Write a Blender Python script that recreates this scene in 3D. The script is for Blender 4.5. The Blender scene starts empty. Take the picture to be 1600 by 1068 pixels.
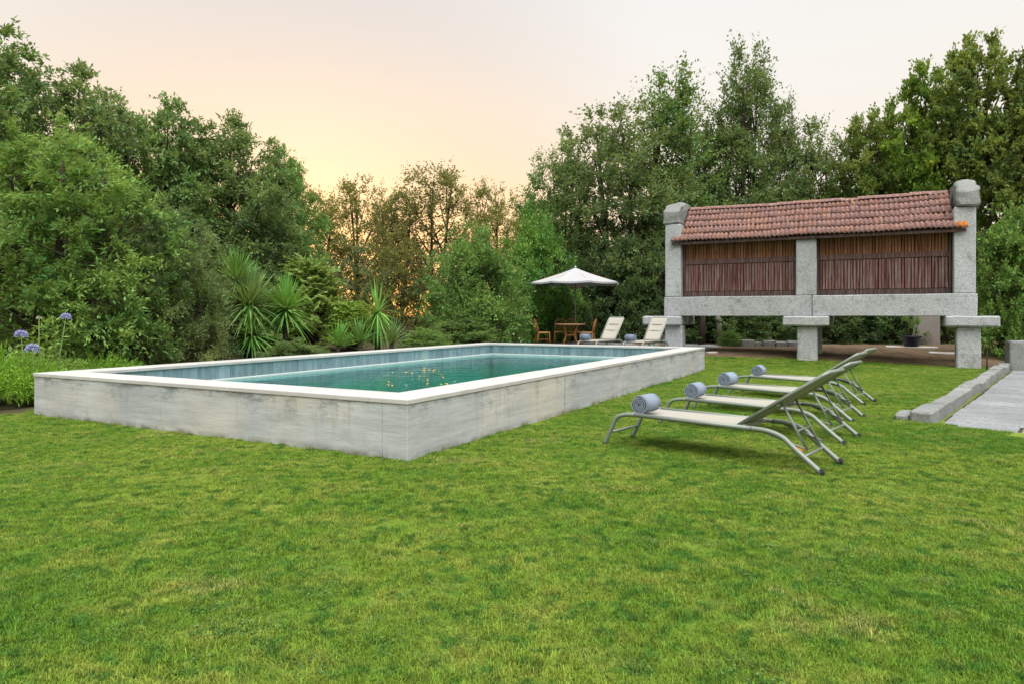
import bpy, bmesh, math, random
import numpy as np
from mathutils import Vector, Matrix, noise as mnoise

R = math.radians
S = bpy.context.scene
C = S.collection
random.seed(7)

# ------------------------------------------------------------------ camera
F, HOR, EYE = 1067.0, 494.0, 1.30           # focal length and horizon row in photo pixels, eye height
cam = bpy.data.objects.new('camera', bpy.data.cameras.new('camera'))
C.objects.link(cam)
cam.location = (0, 0, EYE)
cam.rotation_euler = (R(90), 0, 0)
cam.data.sensor_width = 36
cam.data.lens = 36 * F / 1600
cam.data.shift_y = -(534 - HOR) / 1600
cam.data.clip_end = 3000
cam.data.clip_start = 0.05
S.camera = cam

# ------------------------------------------------------------------ sky, sun, fill lamp, exposure
SUN_AZ, SUN_EL = R(-16.7), R(5.0)            # from +Y, positive to the right
w = bpy.data.worlds.new('World'); S.world = w; w.use_nodes = True
nt = w.node_tree; nt.nodes.clear()
def wn(t, **k):
    n = nt.nodes.new(t)
    for a, b in k.items(): setattr(n, a, b)
    return n
sky = wn('ShaderNodeTexSky', sky_type='NISHITA', sun_disc=False)
sky.sun_elevation = SUN_EL; sky.sun_rotation = SUN_AZ; sky.dust_density = 1.0; sky.air_density = 1.0; sky.altitude = 100
tc = wn('ShaderNodeTexCoord')
sep = wn('ShaderNodeSeparateXYZ'); nt.links.new(tc.outputs['Generated'], sep.inputs[0])
ramp = wn('ShaderNodeValToRGB'); nt.links.new(sep.outputs['Z'], ramp.inputs[0])
cr = ramp.color_ramp; cr.interpolation = 'B_SPLINE'
stops = [(0.0, (1.25, .56, .13)), (0.17, (.60, .445, .29)), (0.265, (.60, .472, .36)), (0.345, (.53, .455, .395)), (0.42, (.48, .43, .41)), (1.0, (.45, .43, .43))]
for i, (p, c) in enumerate(stops):
    e = cr.elements[i] if i < 2 else cr.elements.new(p)
    e.position = p; e.color = (*c, 1)
# away from the sun's azimuth the haze is paler
pale = wn('ShaderNodeValToRGB'); nt.links.new(sep.outputs['Z'], pale.inputs[0])
pr = pale.color_ramp; pr.interpolation = 'B_SPLINE'
for i, (p, c) in enumerate([(0.0, (.60, .50, .38)), (0.22, (.61, .56, .50)), (0.42, (.60, .585, .57)), (1.0, (.48, .48, .495))]):
    e = pr.elements[i] if i < 2 else pr.elements.new(p)
    e.position = p; e.color = (*c, 1)
dot = wn('ShaderNodeVectorMath', operation='DOT_PRODUCT')
nt.links.new(tc.outputs['Generated'], dot.inputs[0])
dot.inputs[1].default_value = (math.sin(SUN_AZ), math.cos(SUN_AZ), 0.12)
mr = wn('ShaderNodeMapRange', interpolation_type='SMOOTHSTEP'); nt.links.new(dot.outputs['Value'], mr.inputs[0])
mr.inputs[1].default_value = 0.84; mr.inputs[2].default_value = 1.0
mx = wn('ShaderNodeMix', data_type='RGBA'); nt.links.new(mr.outputs[0], mx.inputs[0])
nt.links.new(pale.outputs[0], mx.inputs[6]); nt.links.new(ramp.outputs[0], mx.inputs[7])
bg1 = wn('ShaderNodeBackground'); nt.links.new(sky.outputs[0], bg1.inputs[0]); bg1.inputs[1].default_value = 0.014
bg2 = wn('ShaderNodeBackground'); nt.links.new(mx.outputs[2], bg2.inputs[0]); bg2.inputs[1].default_value = 1.0
# the setting sun's own small disc, low in the gap of the trees
d2 = wn('ShaderNodeVectorMath', operation='DOT_PRODUCT'); nt.links.new(tc.outputs['Generated'], d2.inputs[0])
d2.inputs[1].default_value = (math.sin(SUN_AZ) * math.cos(SUN_EL), math.cos(SUN_AZ) * math.cos(SUN_EL), math.sin(SUN_EL))
dm = wn('ShaderNodeMapRange'); nt.links.new(d2.outputs['Value'], dm.inputs[0]); dm.inputs[1].default_value = math.cos(R(.55)); dm.inputs[2].default_value = math.cos(R(.35)); dm.inputs[4].default_value = 10.0
bg3 = wn('ShaderNodeBackground'); bg3.inputs[0].default_value = (1.0, .30, .05, 1); nt.links.new(dm.outputs[0], bg3.inputs[1])
add0 = wn('ShaderNodeAddShader'); nt.links.new(bg1.outputs[0], add0.inputs[0]); nt.links.new(bg3.outputs[0], add0.inputs[1])
add = wn('ShaderNodeAddShader'); nt.links.new(add0.outputs[0], add.inputs[0]); nt.links.new(bg2.outputs[0], add.inputs[1])
out = wn('ShaderNodeOutputWorld'); nt.links.new(add.outputs[0], out.inputs[0])

sd = bpy.data.lights.new('sun', 'SUN'); sd.energy = 3.7; sd.angle = R(70); sd.color = (1.0, .96, .90)  # soft fill lamp added to brighten the garden, not the setting sun
sun = bpy.data.objects.new('sun', sd); C.objects.link(sun)
# the disc itself sits behind the wood; this broad lamp is an added fill from high behind the camera
FILL_AZ, FILL_EL = R(165), R(66)
sv = Vector((math.sin(FILL_AZ) * math.cos(FILL_EL), math.cos(FILL_AZ) * math.cos(FILL_EL), math.sin(FILL_EL)))
sun.rotation_euler = sv.to_track_quat('Z', 'Y').to_euler()
sun.location = sv * 50

S.render.engine = 'CYCLES'
S.cycles.use_denoising = True
S.cycles.max_bounces = 7
S.cycles.transparent_max_bounces = 10
S.cycles.caustics_reflective = False; S.cycles.caustics_refractive = False
vs = S.view_settings
vs.view_transform = 'Standard'; vs.look = 'None'; vs.gamma = 1; vs.exposure = 0.6; vs.use_curve_mapping = False

# ------------------------------------------------------------------ helpers
def smooth(a, b, x):
    t = min(1.0, max(0.0, (x - a) / (b - a))); return t * t * (3 - 2 * t)
def ground(x, y):
    """height of the terrain: flat lawn rising a foot behind the pool"""
    t = (y - 16.9) - (x - 4.66) * 0.12
    z = 0.27 * smooth(0, 4.5, t)
    z += 0.018 * mnoise.noise((x * .35, y * .35, 3.1)) * (1 if y < 30 else 0)
    z -= 0.10 * smooth(-6.0, -9.0, x) * (1 - smooth(14, 20, y))
    k = (x - 5.1) * .767 - (y - 8.2) * .642           # distance past the kerb, over the paving
    if k > -.3: z -= .09 * smooth(-.3, .4, k) * smooth(-.2, .5, (x - 5.1) * .642 + (y - 8.2) * .767 - .2)
    return z
def P(px, py, z=0.0):
    """photo pixel -> point on the level plane z"""
    d = (EYE - z) * F / (py - HOR)
    return Vector(((px - 800) / F * d, d, z))
def D(px, py, d):
    """photo pixel -> point at depth d"""
    return Vector(((px - 800) / F * d, d, EYE + (HOR - py) / F * d))

def tag(o, label=None, cat=None, group=None, kind=None):
    if label: o['label'] = label
    if cat: o['category'] = cat
    if group: o['group'] = group
    if kind: o['kind'] = kind
    return o
def link(name, me, mat=None, parent=None, loc=None, rot=None):
    o = bpy.data.objects.new(name, me); C.objects.link(o)
    if mat is not None and me is not None and len(me.materials) == 0: me.materials.append(mat)
    if parent: o.parent = parent
    if loc is not None: o.location = loc
    if rot is not None: o.rotation_euler = rot
    return o
def empty(name, loc=(0, 0, 0), rz=0.0):
    o = bpy.data.objects.new(name, None); C.objects.link(o)
    o.location = loc; o.rotation_euler = (0, 0, rz); o.empty_display_size = .2
    return o
def copy_tree(o, parent=None):
    c = o.copy(); C.objects.link(c); c.parent = parent
    for ch in list(o.children): copy_tree(ch, c)
    return c
def np_mesh(name, V, faces, smooth_=False):
    """V (n,3); faces (m,k) int array with constant k"""
    me = bpy.data.meshes.new(name)
    V = np.ascontiguousarray(V, dtype=np.float32); faces = np.ascontiguousarray(faces, dtype=np.int32)
    m, k = faces.shape
    me.vertices.add(len(V)); me.vertices.foreach_set('co', V.ravel())
    me.loops.add(m * k); me.loops.foreach_set('vertex_index', faces.ravel())
    me.polygons.add(m)
    me.polygons.foreach_set('loop_start', np.arange(0, m * k, k, dtype=np.int32))
    me.polygons.foreach_set('loop_total', np.full(m, k, dtype=np.int32))
    if smooth_: me.polygons.foreach_set('use_smooth', np.ones(m, dtype=bool))
    me.update(calc_edges=True)
    return me
class MB:
    """collects simple shapes into one mesh"""
    def __init__(s): s.bm = bmesh.new()
    def box(s, x0, x1, y0, y1, z0, z1, bevel=0.0, seg=1):
        r = bmesh.ops.create_cube(s.bm, size=1.0)
        vs_ = r['verts']
        for v in vs_:
            v.co = Vector(((x0 + x1) / 2 + v.co.x * (x1 - x0), (y0 + y1) / 2 + v.co.y * (y1 - y0), (z0 + z1) / 2 + v.co.z * (z1 - z0)))
        if bevel:
            es = list({e for v in vs_ for e in v.link_edges})
            bmesh.ops.bevel(s.bm, geom=es, offset=bevel, segments=seg, affect='EDGES', profile=.6)
        return s
    def tube(s, pts, r, n=8, close=False, cap=True):
        pts = [Vector(p) for p in pts]
        rr = r if isinstance(r, (list, tuple)) else [r] * len(pts)
        rings = []; prev = None
        for i, p in enumerate(pts):
            a = pts[i - 1] if (i > 0 or close) else p
            b = pts[(i + 1) % len(pts)] if (i < len(pts) - 1 or close) else p
            t = (b - a)
            t = t.normalized() if t.length > 1e-9 else Vector((0, 0, 1))
            if prev is None:
                q = Vector((0, 0, 1)) if abs(t.z) < .9 else Vector((1, 0, 0))
                nx = t.cross(q).normalized()
            else:
                nx = (prev - t * prev.dot(t)).normalized()
            prev = nx; ny = t.cross(nx)
            rings.append([s.bm.verts.new(p + (nx * math.cos(2 * math.pi * k / n) + ny * math.sin(2 * math.pi * k / n)) * rr[i]) for k in range(n)])
        m = len(rings)
        for i in range(m if close else m - 1):
            A, B = rings[i], rings[(i + 1) % m]
            for k in range(n):
                f = s.bm.faces.new((A[k], A[(k + 1) % n], B[(k + 1) % n], B[k])); f.smooth = True
        if cap and not close:
            s.bm.faces.new(rings[0][::-1]); s.bm.faces.new(rings[-1])
        return s
    def lathe(s, prof, n=20, c=(0, 0)):
        rings = []
        for r, z in prof:
            rings.append([s.bm.verts.new((c[0] + r * math.cos(2 * math.pi * k / n), c[1] + r * math.sin(2 * math.pi * k / n), z)) for k in range(n)])
        for A, B in zip(rings, rings[1:]):
            for k in range(n):
                f = s.bm.faces.new((A[k], A[(k + 1) % n], B[(k + 1) % n], B[k])); f.smooth = True
        s.bm.faces.new(rings[0][::-1]); s.bm.faces.new(rings[-1])
        return s
    def quad(s, *p):
        s.bm.faces.new([s.bm.verts.new(q) for q in p]); return s
    def rough(s, amp, scale, cuts=0, seed=0):
        if cuts: bmesh.ops.subdivide_edges(s.bm, edges=s.bm.edges[:], cuts=cuts, use_grid_fill=True)
        s.bm.normal_update()
        for v in s.bm.verts:
            p = v.co * scale + Vector((seed * 3.7, seed * 1.3, seed * 2.1))
            v.co += mnoise.noise_vector(p) * amp
        return s
    def mesh(s, name):
        bmesh.ops.recalc_face_normals(s.bm, faces=s.bm.faces[:])
        me = bpy.data.meshes.new(name); s.bm.to_mesh(me); s.bm.free(); return me
    def build(s, name, mat, parent=None, loc=None, rot=None):
        return link(name, s.mesh(name), mat, parent, loc, rot)

# ------------------------------------------------------------------ materials
class M:
    """a small node-material writer"""
    def __init__(s, name, rough=.8, spec=.3):
        s.m = bpy.data.materials.new(name); s.m.use_nodes = True
        s.nt = s.m.node_tree; s.b = s.nt.nodes['Principled BSDF']; s.o = s.nt.nodes['Material Output']
        s.b.inputs['Roughness'].default_value = rough
        s.b.inputs['Specular IOR Level'].default_value = spec
        s.geo = s.n('ShaderNodeNewGeometry'); s.tc = s.n('ShaderNodeTexCoord'); s.oi = s.n('ShaderNodeObjectInfo')
        s.world = s.geo.outputs['Position']; s.local = s.tc.outputs['Object']; s.rand = s.oi.outputs['Random']
    def n(s, t, **k):
        x = s.nt.nodes.new(t)
        for a, b in k.items(): setattr(x, a, b)
        return x
    def put(s, sock, v):
        if isinstance(v, bpy.types.NodeSocket): s.nt.links.new(v, sock)
        elif isinstance(v, (tuple, list)) and len(v) == 3 and sock.type == 'RGBA': sock.default_value = (*v, 1)
        else: sock.default_value = v
    def noise(s, vec, scale, detail=4, rough=.55, stretch=None, dist=0):
        if stretch:
            mp = s.n('ShaderNodeMapping'); s.nt.links.new(vec, mp.inputs[0]); mp.inputs['Scale'].default_value = stretch; vec = mp.outputs[0]
        x = s.n('ShaderNodeTexNoise'); s.nt.links.new(vec, x.inputs['Vector'])
        x.inputs['Scale'].default_value = scale; x.inputs['Detail'].default_value = detail; x.inputs['Roughness'].default_value = rough
        x.inputs['Distortion'].default_value = dist
        return x.outputs['Fac']
    def voro(s, vec, scale, feature='F1'):
        x = s.n('ShaderNodeTexVoronoi', feature=feature); s.nt.links.new(vec, x.inputs['Vector']); x.inputs['Scale'].default_value = scale
        return x.outputs['Distance']
    def rng(s, v, a, b, c=0.0, d=1.0):
        x = s.n('ShaderNodeMapRange'); s.put(x.inputs[0], v)
        for i, q in enumerate((a, b, c, d)): x.inputs[i + 1].default_value = q
        return x.outputs[0]
    def math(s, op, a, b=0.0):
        x = s.n('ShaderNodeMath', operation=op); s.put(x.inputs[0], a); s.put(x.inputs[1], b); return x.outputs[0]
    def mix(s, f, a, b, blend='MIX'):
        x = s.n('ShaderNodeMix', data_type='RGBA', blend_type=blend)
        s.put(x.inputs[0], f); s.put(x.inputs[6], a); s.put(x.inputs[7], b); return x.outputs[2]
    def hsv(s, col, h=.5, sat=1.0, val=1.0):
        x = s.n('ShaderNodeHueSaturation'); s.put(x.inputs['Hue'], h); s.put(x.inputs['Saturation'], sat); s.put(x.inputs['Value'], val); s.put(x.inputs['Color'], col)
        return x.outputs[0]
    def color(s, c): s.put(s.b.inputs['Base Color'], c); return s
    def bump(s, h, strength=.4, dist=.01):
        x = s.n('ShaderNodeBump'); s.put(x.inputs['Height'], h); x.inputs['Strength'].default_value = strength; x.inputs['Distance'].default_value = dist
        s.nt.links.new(x.outputs[0], s.b.inputs['Normal']); return s
    def sep(s, vec):
        x = s.n('ShaderNodeSeparateXYZ'); s.nt.links.new(vec, x.inputs[0]); return x.outputs

def foliage(name, base, tip, trans=.35, yellow=.0):
    k = M(name, .55, .25)
    isl = k.geo.outputs['Random Per Island']
    big = k.noise(k.world, .9, 3)
    c = k.mix(k.rng(big, .35, .68), base, tip)
    if yellow: c = k.mix(k.rng(k.noise(k.world, 2.2, 2), .62, .75, 0, yellow), c, (.52, .45, .03))  # low sun on the leaves, put in as yellow patches
    c = k.hsv(c, k.rng(isl, 0, 1, .485, .515), k.rng(k.rand, 0, 1, .85, 1.1), k.rng(isl, 0, 1, .68, 1.36))
    c = k.hsv(c, k.rng(k.rand, 0, 1, .49, .51), 1.0, k.rng(k.rand, 0, 1, .85, 1.15))
    k.color(c)
    tr = k.n('ShaderNodeBsdfTranslucent'); k.put(tr.inputs[0], k.mix(.5, c, (.30, .30, .03)))
    mxs = k.n('ShaderNodeMixShader'); mxs.inputs[0].default_value = trans
    k.nt.links.new(k.b.outputs[0], mxs.inputs[1]); k.nt.links.new(tr.outputs[0], mxs.inputs[2])
    k.nt.links.new(mxs.outputs[0], k.o.inputs[0])
    return k.m

MAT = {}
def mk_materials():
    # lawn soil / thatch under the blades, with world-space patches
    k = M('lawn', .95, .1)
    p = k.noise(k.world, .55, 5, .6); q = k.noise(k.world, 6, 4)
    c = k.mix(k.rng(p, .35, .65), (.09, .19, .018), (.18, .25, .035))
    c = k.mix(k.rng(q, .45, .75, 0, .6), c, (.13, .11, .045))
    k.color(c).bump(k.noise(k.world, 60, 3), .8, .02); MAT['lawn'] = k.m
    k = M('grass_blades', .6, .2)
    isl = k.geo.outputs['Random Per Island']
    p = k.noise(k.world, .5, 4, .6, dist=.4); q = k.noise(k.world, 2.6, 4, .6); r = k.noise(k.world, 9, 3)
    c = k.mix(k.rng(p, .36, .62), (.12, .245, .022), (.235, .335, .042))
    c = k.mix(k.rng(q, .47, .69, 0, .85), c, (.33, .375, .07))
    c = k.mix(k.rng(r, .50, .64, 0, .85), c, (.06, .18, .025))
    c = k.hsv(c, .5, 1.0, k.rng(k.noise(k.world, 17, 4, .65), .32, .68, .66, 1.26))
    dry = k.math('MULTIPLY', k.rng(k.noise(k.world, 1.1, 5, .7), .575, .70), k.rng(isl, .3, .9))
    c = k.mix(dry, c, (.46, .38, .16))
    c = k.hsv(c, k.rng(isl, 0, 1, .488, .512), 1.0, k.rng(isl, 0, 1, .70, 1.38))
    k.color(c)
    tr = k.n('ShaderNodeBsdfTranslucent'); k.put(tr.inputs[0], c)
    ms = k.n('ShaderNodeMixShader'); ms.inputs[0].default_value = .35
    k.nt.links.new(k.b.outputs[0], ms.inputs[1]); k.nt.links.new(tr.outputs[0], ms.inputs[2]); k.nt.links.new(ms.outputs[0], k.o.inputs[0])
    MAT['grass'] = k.m
    k = M('earth', .95, .1)
    c = k.mix(k.noise(k.world, 1.3, 6, .65), (.035, .035, .018), (.10, .085, .045)); k.color(c).bump(k.noise(k.world, 12, 5), .8, .05); MAT['earth'] = k.m
    k = M('soil', .95, .1)
    c = k.mix(k.rng(k.noise(k.world, 2.0, 6, .65), .35, .65), (.095, .06, .04), (.18, .12, .08))
    c = k.mix(k.rng(k.noise(k.world, 7, 6, .75), .50, .62, 0, .75), c, (.20, .16, .10))
    c = k.mix(k.rng(k.noise(k.world, 3.3, 6, .75), .53, .63, 0, .8), c, (.06, .075, .03))
    k.color(c).bump(k.noise(k.world, 30, 5), .9, .04); MAT['soil'] = k.m
    # board-marked concrete
    k = M('concrete', .85, .25)
    x, y, z = k.sep(k.local)
    base = k.mix(k.rng(k.noise(k.local, 1.0, 4, .6), .3, .7), (.345, .375, .40), (.50, .52, .53))
    boards = k.noise(k.local, 1.0, 5, .6, (1.1, 1.1, 11))
    c = k.mix(k.rng(boards, .38, .66, 0, .8), base, (.31, .33, .345))
    warm = k.rng(k.noise(k.local, .55, 3), .48, .68, 0, .75)
    c = k.mix(warm, c, (.52, .475, .41))
    # water runs and stains under the coping, with outlines of their own
    runs = k.noise(k.local, 1.0, 5, .7, (7, 7, .7))
    c = k.mix(k.math('MULTIPLY', k.rng(runs, .55, .70, 0, .55), k.rng(k.noise(k.local, .8, 3), .42, .6)), c, (.25, .225, .15))
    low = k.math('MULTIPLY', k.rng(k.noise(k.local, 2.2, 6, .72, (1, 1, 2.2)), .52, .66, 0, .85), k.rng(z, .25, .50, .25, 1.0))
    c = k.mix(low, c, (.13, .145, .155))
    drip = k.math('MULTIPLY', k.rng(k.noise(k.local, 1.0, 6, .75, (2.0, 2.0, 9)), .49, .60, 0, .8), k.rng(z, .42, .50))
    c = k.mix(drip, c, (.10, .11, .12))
    moss = k.math('MULTIPLY', k.rng(z, .075, .01), k.rng(k.noise(k.local, 2.5, 5, .7), .40, .62))
    c = k.mix(moss, c, (.12, .115, .065))
    pits = k.rng(k.voro(k.local, 26), .0, .055, 1, 0)
    c = k.mix(k.math('MULTIPLY', pits, k.rng(k.noise(k.local, 3, 2), .5, .56)), c, (.2, .2, .19))
    c = k.hsv(c, .5, 1.0, k.rng(k.rand, 0, 1, .93, 1.06))
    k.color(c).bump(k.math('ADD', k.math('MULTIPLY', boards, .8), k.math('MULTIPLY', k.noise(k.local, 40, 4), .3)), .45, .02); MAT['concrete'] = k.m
    k = M('coping', .7, .3)
    c = k.mix(k.rng(k.noise(k.world, 3, 5, .65), .35, .7), (.49, .488, .485), (.41, .405, .395))
    c = k.mix(k.rng(k.noise(k.world, 14, 5, .7), .58, .75, 0, .5), c, (.34, .325, .30)); c = k.hsv(c, .5, 1, k.rng(k.rand, 0, 1, .95, 1.03))
    k.color(c).bump(k.noise(k.world, 60, 4), .2, .006); MAT['coping'] = k.m
    k = M('pool_tile', .35, .5)
    c = k.mix(k.rng(k.noise(k.world, 3, 5, .65, (3, 3, .8)), .3, .7), (.095, .17, .21), (.23, .33, .365)); c = k.hsv(c, .5, 1.0, k.rng(k.rand, 0, 1, .85, 1.15))
    c = k.mix(k.math('GREATER_THAN', k.rand, .94), c, (.26, .36, .37))
    k.color(c).bump(k.noise(k.world, 30, 4), .2, .005); MAT['pool_tile'] = k.m
    k = M('mirrored_coping', .5, .3); k.color(k.mix(k.noise(k.world, 4, 4), (.36, .44, .44), (.48, .55, .55))); MAT['mirrored_coping'] = k.m  # pale tone of the coping mirrored in the water
    k = M('crack', .95, .1); k.color(k.mix(k.rng(k.noise(k.world, 11, 5, .7), .42, .56), (.03, .028, .025), (.30, .28, .25))); MAT['crack'] = k.m
    k = M('basin', .4, .4)
    br = k.n('ShaderNodeTexBrick'); k.nt.links.new(k.local, br.inputs['Vector']); br.inputs['Scale'].default_value = 3.3
    k.put(br.inputs['Color1'], (.03, .42, .40)); k.put(br.inputs['Color2'], (.06, .52, .48)); k.put(br.inputs['Mortar'], (.03, .22, .20)); br.offset = 0
    br.inputs['Mortar Size'].default_value = .012; br.inputs['Brick Width'].default_value = 1; br.inputs['Row Height'].default_value = 1
    k.color(k.mix(k.rng(k.noise(k.world, 1.2, 4), .35, .65, 0, .6), br.outputs[0], (.02, .30, .28))); MAT['basin'] = k.m
    # water: fresnel mix of a clear teal body and a mirror, gentle ripples
    k = M('water'); nt_ = k.nt; nt_.nodes.remove(k.b)
    h = k.math('ADD', k.noise(k.world, 2.3, 3, .5, (1.0, 1.6, 1)), k.math('MULTIPLY', k.noise(k.world, 9, 2, .5), .25))
    bp = k.n('ShaderNodeBump'); nt_.links.new(h, bp.inputs['Height']); bp.inputs['Strength'].default_value = .13; bp.inputs['Distance'].default_value = .10
    fr = k.n('ShaderNodeFresnel'); fr.inputs['IOR'].default_value = 1.22; nt_.links.new(bp.outputs[0], fr.inputs['Normal'])
    tr = k.n('ShaderNodeBsdfTransparent'); k.put(tr.inputs[0], (.36, .92, .90))
    gl = k.n('ShaderNodeBsdfGlossy'); gl.inputs['Roughness'].default_value = .02; k.put(gl.inputs[0], (.9, .95, .95)); nt_.links.new(bp.outputs[0], gl.inputs['Normal'])
    ms = k.n('ShaderNodeMixShader'); nt_.links.new(fr.outputs[0], ms.inputs[0])
    nt_.links.new(tr.outputs[0], ms.inputs[1]); nt_.links.new(gl.outputs[0], ms.inputs[2]); nt_.links.new(ms.outputs[0], k.o.inputs[0]); MAT['water'] = k.m
    # granite
    def granite(name, a, b, lich):
        k = M(name, .9, .2)
        c = k.mix(k.rng(k.noise(k.world, 1.6, 5, .6), .3, .7), a, b)
        c = k.mix(k.rng(k.noise(k.world, 45, 3, .7), .50, .66, 0, .8), c, (.11, .115, .12))
        c = k.mix(k.rng(k.noise(k.world, 60, 2), .60, .70, 0, .6), c, (.50, .51, .51))
        c = k.mix(k.rng(k.noise(k.world, 11, 5, .75), .52, .64, 0, lich * .8), c, (.20, .21, .205))
        c = k.mix(k.rng(k.noise(k.world, 3.2, 6, .8), .53, .64, 0, lich), c, (.13, .135, .115))
        c = k.mix(k.rng(k.noise(k.world, 2.7, 6, .7), .62, .72, 0, lich * .6), c, (.34, .34, .25))
        c = k.hsv(c, .5, 1, k.rng(k.rand, 0, 1, .9, 1.08))
        k.color(c).bump(k.math('ADD', k.noise(k.world, 18, 5, .65), k.math('MULTIPLY', k.noise(k.world, 70, 3), .4)), .55, .02); return k.m
    MAT['granite'] = granite('granite', (.35, .38, .40), (.49, .515, .53), .55)
    MAT['granite_old'] = granite('granite_lichen', (.16, .172, .175), (.29, .305, .30), .8)
    MAT['paving'] = granite('granite_paving', (.17, .185, .20), (.30, .315, .335), .9)
    # roof tile
    k = M('roof_tile', .9, .15)
    c = k.mix(k.noise(k.world, 6, 5, .65), (.185, .078, .062), (.27, .135, .112)); c = k.hsv(c, k.rng(k.rand, 0, 1, .488, .508), k.rng(k.rand, 0, 1, .75, 1.0), k.rng(k.rand, 0, 1, .86, 1.12))
    c = k.mix(k.rng(k.noise(k.world, 22, 5, .7), .50, .64, 0, .8), c, (.46, .36, .33))
    c = k.mix(k.rng(k.noise(k.world, 6, 6, .8), .53, .63, 0, .75), c, (.09, .065, .06))
    c = k.mix(k.math('MULTIPLY', k.rng(k.noise(k.world, 1.4, 4, .7), .64, .70), k.rng(k.noise(k.world, 14, 3), .4, .6)), c, (.58, .36, .16))
    k.color(c).bump(k.noise(k.world, 50, 4), .5, .01); MAT['tile'] = k.m
    k = M('lichen_tile', .9, .15)
    c = k.mix(k.rng(k.noise(k.world, 9, 5, .7), .42, .6), (.60, .22, .03), (.36, .14, .09)); k.color(c).bump(k.noise(k.world, 50, 4), .5, .01); MAT['lichen_tile'] = k.m
    # weathered slats
    def wood(name, a, b, g, gmix):
        k = M(name, .8, .2)
        c = k.mix(k.rand, a, b)
        c = k.mix(k.math('MULTIPLY', k.rng(k.noise(k.world, 3.2, 4, .6, (9, 9, .35)), .42, .68), gmix), c, g)
        c = k.hsv(c, .5, 1, k.rng(k.noise(k.world, 26, 3, .6, (3, 3, .15)), .3, .7, .65, 1.3))
        k.color(c).bump(k.noise(k.world, 30, 4, .6, (4, 4, .2)), .5, .008); return k.m
    MAT['slat'] = wood('weathered_red_slat', (.085, .022, .019), (.15, .062, .052), (.24, .205, .19), .9)
    MAT['slat_up'] = wood('amber_brown_slat', (.11, .034, .017), (.22, .085, .036), (.28, .17, .10), .9)
    MAT['rail'] = wood('dark_weathered_rail', (.05, .03, .027), (.09, .045, .04), (.17, .14, .13), .6)
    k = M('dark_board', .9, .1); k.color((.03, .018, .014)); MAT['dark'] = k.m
    # furniture
    k = M('sage_metal', .38, .5); k.b.inputs['Metallic'].default_value = .15
    k.color(k.mix(k.noise(k.world, 30, 3), (.185, .22, .19), (.23, .265, .235))); MAT['metal'] = k.m
    k = M('black_rubber', .6, .3); k.color((.012, .012, .014)); MAT['rubber'] = k.m
    k = M('sling', .8, .2)
    wv = k.n('ShaderNodeTexChecker'); k.nt.links.new(k.local, wv.inputs[0]); wv.inputs['Scale'].default_value = 160
    k.put(wv.inputs[1], (.37, .36, .32)); k.put(wv.inputs[2], (.32, .31, .275)); k.color(wv.outputs[0]); MAT['sling'] = k.m
    k = M('sling_seam', .8, .2); k.color((.30, .30, .27)); MAT['seam'] = k.m
    k = M('towel', .95, .1)
    c = k.mix(k.noise(k.local, 60, 3), (.20, .255, .34), (.29, .345, .43)); c = k.hsv(c, .5, 1, k.rng(k.rand, 0, 1, .92, 1.08))
    k.color(c).bump(k.noise(k.local, 220, 2), .9, .006); MAT['towel'] = k.m
    k = M('towel_shaded', .95, .1); k.color(k.mix(k.noise(k.local, 60, 3), (.13, .17, .24), (.20, .24, .32))).bump(k.noise(k.local, 220, 2), .9, .006); MAT['towel_shaded'] = k.m  # darker copy of the towel: shade at the roll ends put into colour
    k = M('canopy', .85, .2); k.color(k.mix(k.noise(k.local, 4, 3), (.35, .36, .385), (.41, .42, .44)))
    MAT['canopy'] = k.m
    k = M('pole', .4, .5); k.color((.16, .16, .16)); MAT['pole'] = k.m
    k = M('rattan', .6, .3); k.color(k.mix(k.noise(k.local, 22, 4, .6, (6, 6, 1)), (.27, .10, .03), (.46, .21, .07))); MAT['rattan'] = k.m
    k = M('table_wood', .55, .3); k.color(k.mix(k.noise(k.local, 10, 4, .6, (1, 7, 1)), (.36, .20, .11), (.52, .33, .21))); MAT['table'] = k.m
    k = M('seat_weave', .8, .2); k.color(k.mix(k.noise(k.local, 40, 2), (.42, .24, .10), (.56, .36, .18))); MAT['weave'] = k.m
    # bark and plants
    k = M('bark', .95, .1); c = k.mix(k.noise(k.world, 5, 5, .65, (3, 3, .6)), (.03, .026, .02), (.085, .07, .055)); k.color(c).bump(k.noise(k.world, 14, 4, .6, (3, 3, .5)), .8, .03); MAT['bark'] = k.m
    MAT['leaf_near'] = foliage('leaf_laurel', (0.09, 0.2, 0.06), (0.29, 0.43, 0.115), 0.4)
    MAT['leaf_ash'] = foliage('leaf_ash', (0.08, 0.19, 0.068), (0.23, 0.38, 0.11), 0.42)
    MAT['leaf_backlit'] = foliage('leaf_backlit', (0.11, 0.135, 0.045), (0.26, 0.26, 0.08), 0.6)
    MAT['leaf_oak'] = foliage('leaf_oak', (0.075, 0.155, 0.062), (0.2, 0.305, 0.11), 0.43)
    MAT['leaf_sunlit'] = foliage('leaf_sunlit', (0.08, 0.18, 0.04), (0.24, 0.35, 0.06), 0.48, .45)  # low sunlight painted into this crown as yellow
    MAT['leaf_bush'] = foliage('leaf_bush', (0.08, 0.2, 0.05), (0.2, 0.36, 0.085), 0.4)
    MAT['leaf_dark'] = foliage('leaf_dark', (0.038, 0.095, 0.038), (0.115, 0.19, 0.065), 0.33)
    MAT['leaf_bright'] = foliage('leaf_bright', (0.09, 0.27, 0.03), (0.22, 0.48, 0.05), 0.42)
    MAT['leaf_fern'] = foliage('leaf_fern', (0.16, 0.31, 0.05), (0.32, 0.48, 0.09), 0.42)
    MAT['weed'] = foliage('weed', (.07, .20, .025), (.13, .28, .04), .35)
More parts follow.
